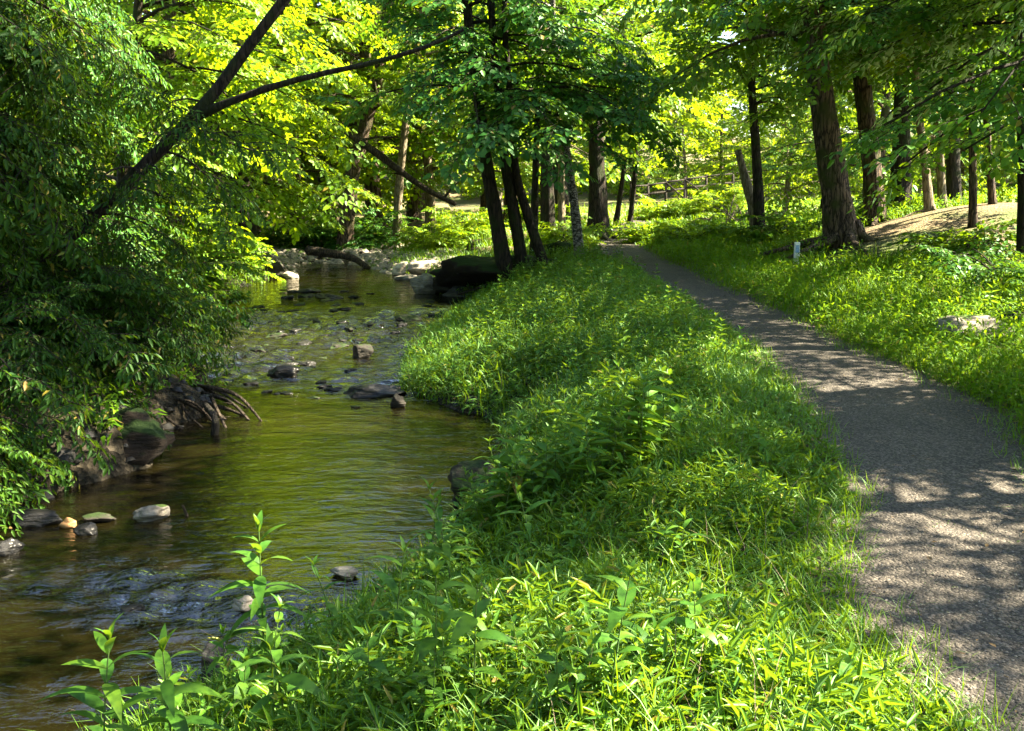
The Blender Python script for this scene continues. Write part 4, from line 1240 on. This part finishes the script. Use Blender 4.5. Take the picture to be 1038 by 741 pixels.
# verge
g3 = Acc()
def keep_mound(x, y):
    mnd = np.exp(-((x - 9.2) / 3.3) ** 2 - ((y - 19.9) / 3.6) ** 2) + .1 * wav(x, y, 2, 50)
    return mnd < .42
for y0, y1, wdt, dens, w0, h0 in ((3.5, 7, 3, 900, .005, .20), (7, 12, 5.5, 800, .006, .24), (12, 18, 6.5, 420, .009, .28), (18, 27, 7, 200, .014, .28), (27, 40, 9, 70, .03, .30)):
    x, y = scatter(y0, y1, lambda q: pR(q) - .04 + .06 * wav(q, q * 0, 3, 51), lambda q: pR(q) + wdt, dens)
    s = keep_mound(x, y) & (rg.uniform(0, 1, len(x)) < 1.05 - .45 * np.clip((x - pR(y) - 2) / 4, 0, 1))
    x, y = x[s], y[s]
    lump = np.clip(.85 + .4 * wav(x, y, 2.0, 52), .4, 1.5) * np.clip((x - pR(y)) / .5 + .4, .4, 1)
    add_blades(g3, x, y, h0 * lump * rg.uniform(.6, 1.3, len(x)), w0 * rg.uniform(.7, 1.3, len(x)))
    x, y = scatter(y0, y1, lambda q: pR(q) + .1, lambda q: pR(q) + wdt, dens * .35)
    s = keep_mound(x, y); x, y = x[s], y[s]
    add_sprigs(g3, x, y, h0 * 1.1 * rg.uniform(.5, 1.2, len(x)), .07 + .004 * y0, 5, .22)
tag(obj('verge_grass', g3.mesh('verge_grass', [M['grass']])), kind='stuff')
# far lawn, far bank, woodland floor
g4 = Acc()
for y0, y1, xa, xb, dens, w0, h0 in ((18.5, 29, lambda q: xL(q) - 3.2, lambda q: xL(q) + .05, 170, .014, .34), (26, 36, lambda q: xR(q) + .4, lambda q: pL(q), 70, .02, .32),
                                     (36, 70, lambda q: q * 0 - 4, lambda q: pL(q), 12, .05, .30), (40, 75, lambda q: pR(q), lambda q: pR(q) + 22, 12, .05, .26), (27, 45, lambda q: pR(q) + 7, lambda q: pR(q) + 18, 14, .04, .25)):
    x, y = scatter(y0, y1, xa, xb, dens)
    add_blades(g4, x, y, h0 * rg.uniform(.6, 1.3, len(x)), w0 * rg.uniform(.7, 1.3, len(x)))
x, y = scatter(8, 30, lambda q: xL(q) - 9, lambda q: xL(q) - .15, 22)
add_sprigs(g4, x, y, .3 * rg.uniform(.5, 1.2, len(x)), .14, 6, .3)
x, y = scatter(26, 60, lambda q: -.5 * q, lambda q: .6 * q, 2.2)
s = (x < xL(y) - 1) | (x > pR(y) + 3)
add_sprigs(g4, x[s], y[s], .45 * rg.uniform(.5, 1.3, int(s.sum())), .26, 7, .35)
tag(obj('woodland_grass', g4.mesh('woodland_grass', [M['grass']])), kind='stuff')

# herbs: stems with paired lance leaves
def herb_tpl(seed, h, nodes, leaf, w, fine=False, top_up=.9):
    r = np.random.default_rng(seed)
    a = Acc()
    bend = r.normal(0, .10, 2)
    t = np.linspace(0, 1, 8)
    pts = np.stack([bend[0] * h * t ** 2, bend[1] * h * t ** 2, h * t], 1)
    v, q = tube(pts, np.linspace(.0045, .002, 8) * (h / .5) ** .5, 5 if not fine else 6, cap=False)
    a.add(v, q, 1)
    variants = [fine_leaf(w * k, dr, .12) for k, dr in ((1, .18), (.9, .35), (1.1, .5))] if fine else [leaf_tpl(w, .25)]
    PS = [([], [], [], []) for _ in variants]
    for k in range(nodes):
        tt = .22 + .78 * k / (nodes - 1)
        p = np.array([bend[0] * h * tt ** 2, bend[1] * h * tt ** 2, h * tt])
        base = (k % 2) * 1.57 + r.normal(0, .25)
        for j in range(2 if k < nodes - 1 else 4):
            az = base + (3.1416 if j % 2 else 0) + (1.57 if j > 1 else 0) + r.normal(0, .18)
            el = r.normal(.12, .2) + top_up * max(0, tt - .72) / .28
            d = np.array([math.cos(az) * math.cos(el), math.sin(az) * math.cos(el), math.sin(el)])
            ln = leaf * (1.0 - .55 * max(0, tt - .75) / .25) * (.75 + .35 * min(1, tt * 1.6)) * r.uniform(.8, 1.15)
            s_ = PS[r.integers(0, len(variants))]
            s_[0].append(p); s_[1].append(d); s_[2].append(np.array([-math.cos(az) * math.sin(el) + r.normal(0, .15), -math.sin(az) * math.sin(el) + r.normal(0, .15), math.cos(el)])); s_[3].append(ln)
    for (lv, lq), s_ in zip(variants, PS):
        if s_[0]:
            V, Q = instance(lv, lq, np.array(s_[0]), frames(np.array(s_[1]), np.array(s_[2])), np.array(s_[3]))
            a.add(V, Q, 0)
    return a
stem_m = plain('green_stem', (.075, .13, .03), .5)
ht = []
for k in range(6):
    a = herb_tpl(500 + k, 1.0, 9, .27, .26) if k % 2 else herb_tpl(500 + k, 1.0, 8, .23, .44)
    ht.append((np.concatenate(a.v), np.concatenate(a.q), np.concatenate(a.m)))
ug = Acc()
def add_herbs(x, y, h):
    z = height(x, y)
    n = len(x)
    pick = rg.integers(0, 6, n)
    for k in range(6):
        s = pick == k
        m_ = int(s.sum())
        if not m_: continue
        az = rg.uniform(0, 6.28, m_)
        zc = np.stack([rg.normal(0, .14, m_), rg.normal(0, .14, m_), np.ones(m_)], 1); zc /= np.linalg.norm(zc, axis=1)[:, None]
        F = frames(np.stack([np.cos(az), np.sin(az), np.zeros(m_)], 1), zc)
        V, Q = instance(ht[k][0], ht[k][1], np.stack([x[s], y[s], z[s] - .02], 1), F, h[s])
        ug.add(V, Q, np.tile(ht[k][2], m_))
def lumped(x, y, cut, sc, sd):
    w_ = wav(x, y, sc, sd)
    return w_ > cut, np.clip(.75 + .4 * w_, .4, 1.35)
x, y = scatter(4.0, 6.4, lambda q: xR(q) + .5, lambda q: xR(q) + 2.4, 44)
k_, lm = lumped(x, y, -.2, 2.4, 71)
add_herbs(x[k_], y[k_], (rg.uniform(.22, .42, len(x)) * lm)[k_])
x, y = scatter(6.0, 10.2, lambda q: xR(q) + .35, lambda q: np.minimum(xR(q) + 1.7, pL(q) - .6), 75)
k_, lm = lumped(x, y, -.6, 1.9, 72)
add_herbs(x[k_], y[k_], (rg.uniform(.32, .60, len(x)) * lm * np.clip((x - xR(y)) / .9, .5, 1) * np.clip((pL(y) - x) / 1.2, .5, 1))[k_])
x, y = scatter(9.5, 15, lambda q: xR(q) + .8, lambda q: pL(q) - .3, 22)
add_herbs(x, y, rg.uniform(.3, .5, len(x)))
x, y = scatter(15, 24, lambda q: xR(q) + .8, lambda q: pL(q) - .2, 10)
add_herbs(x, y, rg.uniform(.35, .55, len(x)))
x, y = scatter(3.0, 4.4, lambda q: xR(q) + .2, lambda q: pL(q) - .9, 16)
add_herbs(x, y, rg.uniform(.15, .30, len(x)))
x, y = scatter(7, 22, lambda q: pR(q) + 1.8, lambda q: pR(q) + 6.5, 5)
s = keep_mound(x, y)
add_herbs(x[s], y[s], rg.uniform(.25, .5, int(s.sum())))
tag(obj('undergrowth', ug.mesh('undergrowth', [M['herb'], stem_m])), kind='stuff')

# tall leafy plants one can tell apart: picture point of the tip, depth, label
plants = [
    ((262, 534), 4.35, .22, .30, 'tallest leafy stem, standing alone against the water with a bright tip'),
    ((94, 648), 3.35, .20, .30, 'leafy stem in the lower corner beside the dark water, first from the edge'),
    ((168, 655), 3.35, .20, .30, 'leafy stem in the lower corner beside the dark water, second from the edge'),
    ((398, 578), 3.9, .19, .26, 'tall dark leafy stem in front of the bright grass, between the water and the path'),
    ((458, 518), 5.0, .17, .26, 'upright leafy stem near the square block at the waterline'),
    ((430, 525), 5.2, .15, .26, 'leafy stem just in front of the open water beside the square block'),
    ((541, 520), 5.3, .17, .26, 'upright leafy stem in front of the herb bank, right of the square block'),
    ((492, 655), 3.5, .16, .30, 'short broad leaved stem among bright grass at the bottom of the photo'),
    ((660, 672), 3.35, .15, .30, 'broad leaved plant with pale sunlit leaves at the bottom of the photo'),
    ((690, 548), 4.8, .15, .26, 'leafy stem half hidden in grass near the path bulge'),
    ((286, 668), 3.4, .18, .32, 'leafy plant with broad round leaves below the tallest stem'),
    ((370, 672), 3.4, .18, .30, 'leafy plant at the bottom of the photo between the water and the dark stem'),
    ((858, 700), 3.25, .14, .34, 'small broad leaved plant in the grass tip by the path'),
    ((735, 704), 3.25, .14, .30, 'small broad leaved plant at the bottom of the photo near the path'),
    ((590, 700), 3.2, .14, .30, 'low leafy plant at the bottom of the photo in the bright grass'),
    ((570, 420), 7.8, .16, .20, 'upright herb on top of the dense herb bank'),
    ((650, 440), 7.2, .15, .20, 'herb standing clear of the dense herb bank towards the path'),
    ((505, 470), 7.0, .15, .26, 'bright herb hanging over the water behind the square block'),
    ((610, 600), 4.2, .15, .28, 'leafy stem in the dappled middle of the grass bank'),
    ((340, 590), 4.4, .14, .26, 'small leafy stem at the waterline right of the tallest stem'),
]
for k, ((u, v), Yd, leaf, w, lab) in enumerate(plants):
    p = at(u, v - (22 if k > 2 else 0), Yd)
    gz = float(height(p[0], p[1]))
    h = max(.18, p[2] - gz)
    a = herb_tpl(600 + k, h, max(6, int(h / .062)), leaf * .95, w * .88, True)
    V, Q, MI = np.concatenate(a.v), np.concatenate(a.q), np.concatenate(a.m)
    root = bpy.data.objects.new('leafy_plant', None); COL.objects.link(root)
    root.location = (p[0], p[1], gz - .01)
    root.rotation_euler = (0, 0, rg.uniform(0, 6.28))
    tag(root, lab, 'plant', 'leafy plants on the bank')
    def sub(mi, mt, nm):
        q = Q[MI == mi]
        us, inv = np.unique(q.ravel(), return_inverse=True)
        return obj(nm, mesh(nm, V[us], inv.reshape(-1, 4), mats=[mt], smooth=True), root)
    sub(1, stem_m, 'stem')
    sub(0, M['herb_big'], 'leaves')

weeds = []
for k in range(44):
    u, v, Yd = rg.uniform(120, 800), rg.uniform(600, 735), rg.uniform(3.0, 4.3)
    p = at(u, v, Yd)
    gz = float(height(p[0], p[1]))
    if p[0] < xR(Yd) + .25 or p[0] > pL(Yd) - .5 or not .12 < p[2] - gz < .62: continue
    weeds.append((p, gz))
wt_ = []
for k in range(4):
    a = herb_tpl(700 + k, .42 + .06 * k, 7 + k % 2, .12 + .012 * k, .34 + .03 * k, True)
    V, Q, MI = np.concatenate(a.v), np.concatenate(a.q), np.concatenate(a.m)
    pair = []
    for mi, mt, nm in ((1, stem_m, 'stem'), (0, M['herb_big'], 'leaves')):
        q = Q[MI == mi]
        us, inv = np.unique(q.ravel(), return_inverse=True)
        pair.append((nm, mesh(nm, V[us], inv.reshape(-1, 4), mats=[mt], smooth=True)))
    wt_.append(pair)
for k, (p, gz) in enumerate(weeds):
    root = bpy.data.objects.new('leafy_plant', None); COL.objects.link(root)
    root.location = (p[0], p[1], gz - .01)
    f_ = np.clip((p[2] - gz) / .48, .55, 1.3)
    root.scale = (f_, f_, f_)
    root.rotation_euler = (rg.normal(0, .08), rg.normal(0, .08), rg.uniform(0, 6.28))
    tag(root, 'broad leaved weed standing low in the dappled grass along the bottom of the photo', 'plant', 'broad leaved weeds in the near grass')
    for nm, me in wt_[k % 4]:
        obj(nm, me, root)
# dead stems among the grass
da = Acc()
x, y = scatter(2.6, 12, bankL, bankR, 26)
add_blades(da, x, y, rg.uniform(.15, .42, len(x)), .0022 + .0004 * y)
x, y = scatter(4, 16, lambda q: pR(q) + .1, lambda q: pR(q) + 5, 14)
add_blades(da, x, y, rg.uniform(.15, .40, len(x)), .0022 + .0004 * y)
tag(obj('dry_grass', da.mesh('dry_grass', [M['dry_stick']])), kind='stuff')
# fallen leaves and bits on the path, the slope and the bar
la = Acc()
n = 420
yb = 2.6 + 24 * rg.uniform(0, 1, n) ** 1.4
tb = np.where(rg.uniform(0, 1, n) < .6, np.where(rg.uniform(0, 1, n) < .5, rg.normal(.04, .08, n), rg.normal(.96, .08, n)), rg.uniform(0, 1, n))
xb = pL(yb) + (pR(yb) - pL(yb)) * tb
P = np.stack([xb, yb, np.full(n, .008)], 1)
n2 = 1500
xs, ys = rg.uniform(5.5, 13, n2), rg.uniform(15, 25, n2)
P = np.concatenate([P, np.stack([xs, ys, height(xs, ys) + .012], 1)])
n = len(P)
a = rg.uniform(0, 6.28, n)
V, Q = instance(*leaf_tpl(.5, -.15, .3), P, frames(np.stack([np.cos(a), np.sin(a), rg.normal(0, .15, n)], 1), np.stack([rg.normal(0, .3, n), rg.normal(0, .3, n), np.ones(n)], 1)), rg.uniform(.015, .042, n))
la.add(V, Q)
dl = leaf_mat('dead_leaf', (.06, .038, .022), (.17, .115, .065), (.25, .15, .06), .15, .02, .6)
tag(obj('fallen_leaves', la.mesh('fallen_leaves', [dl])), kind='stuff')
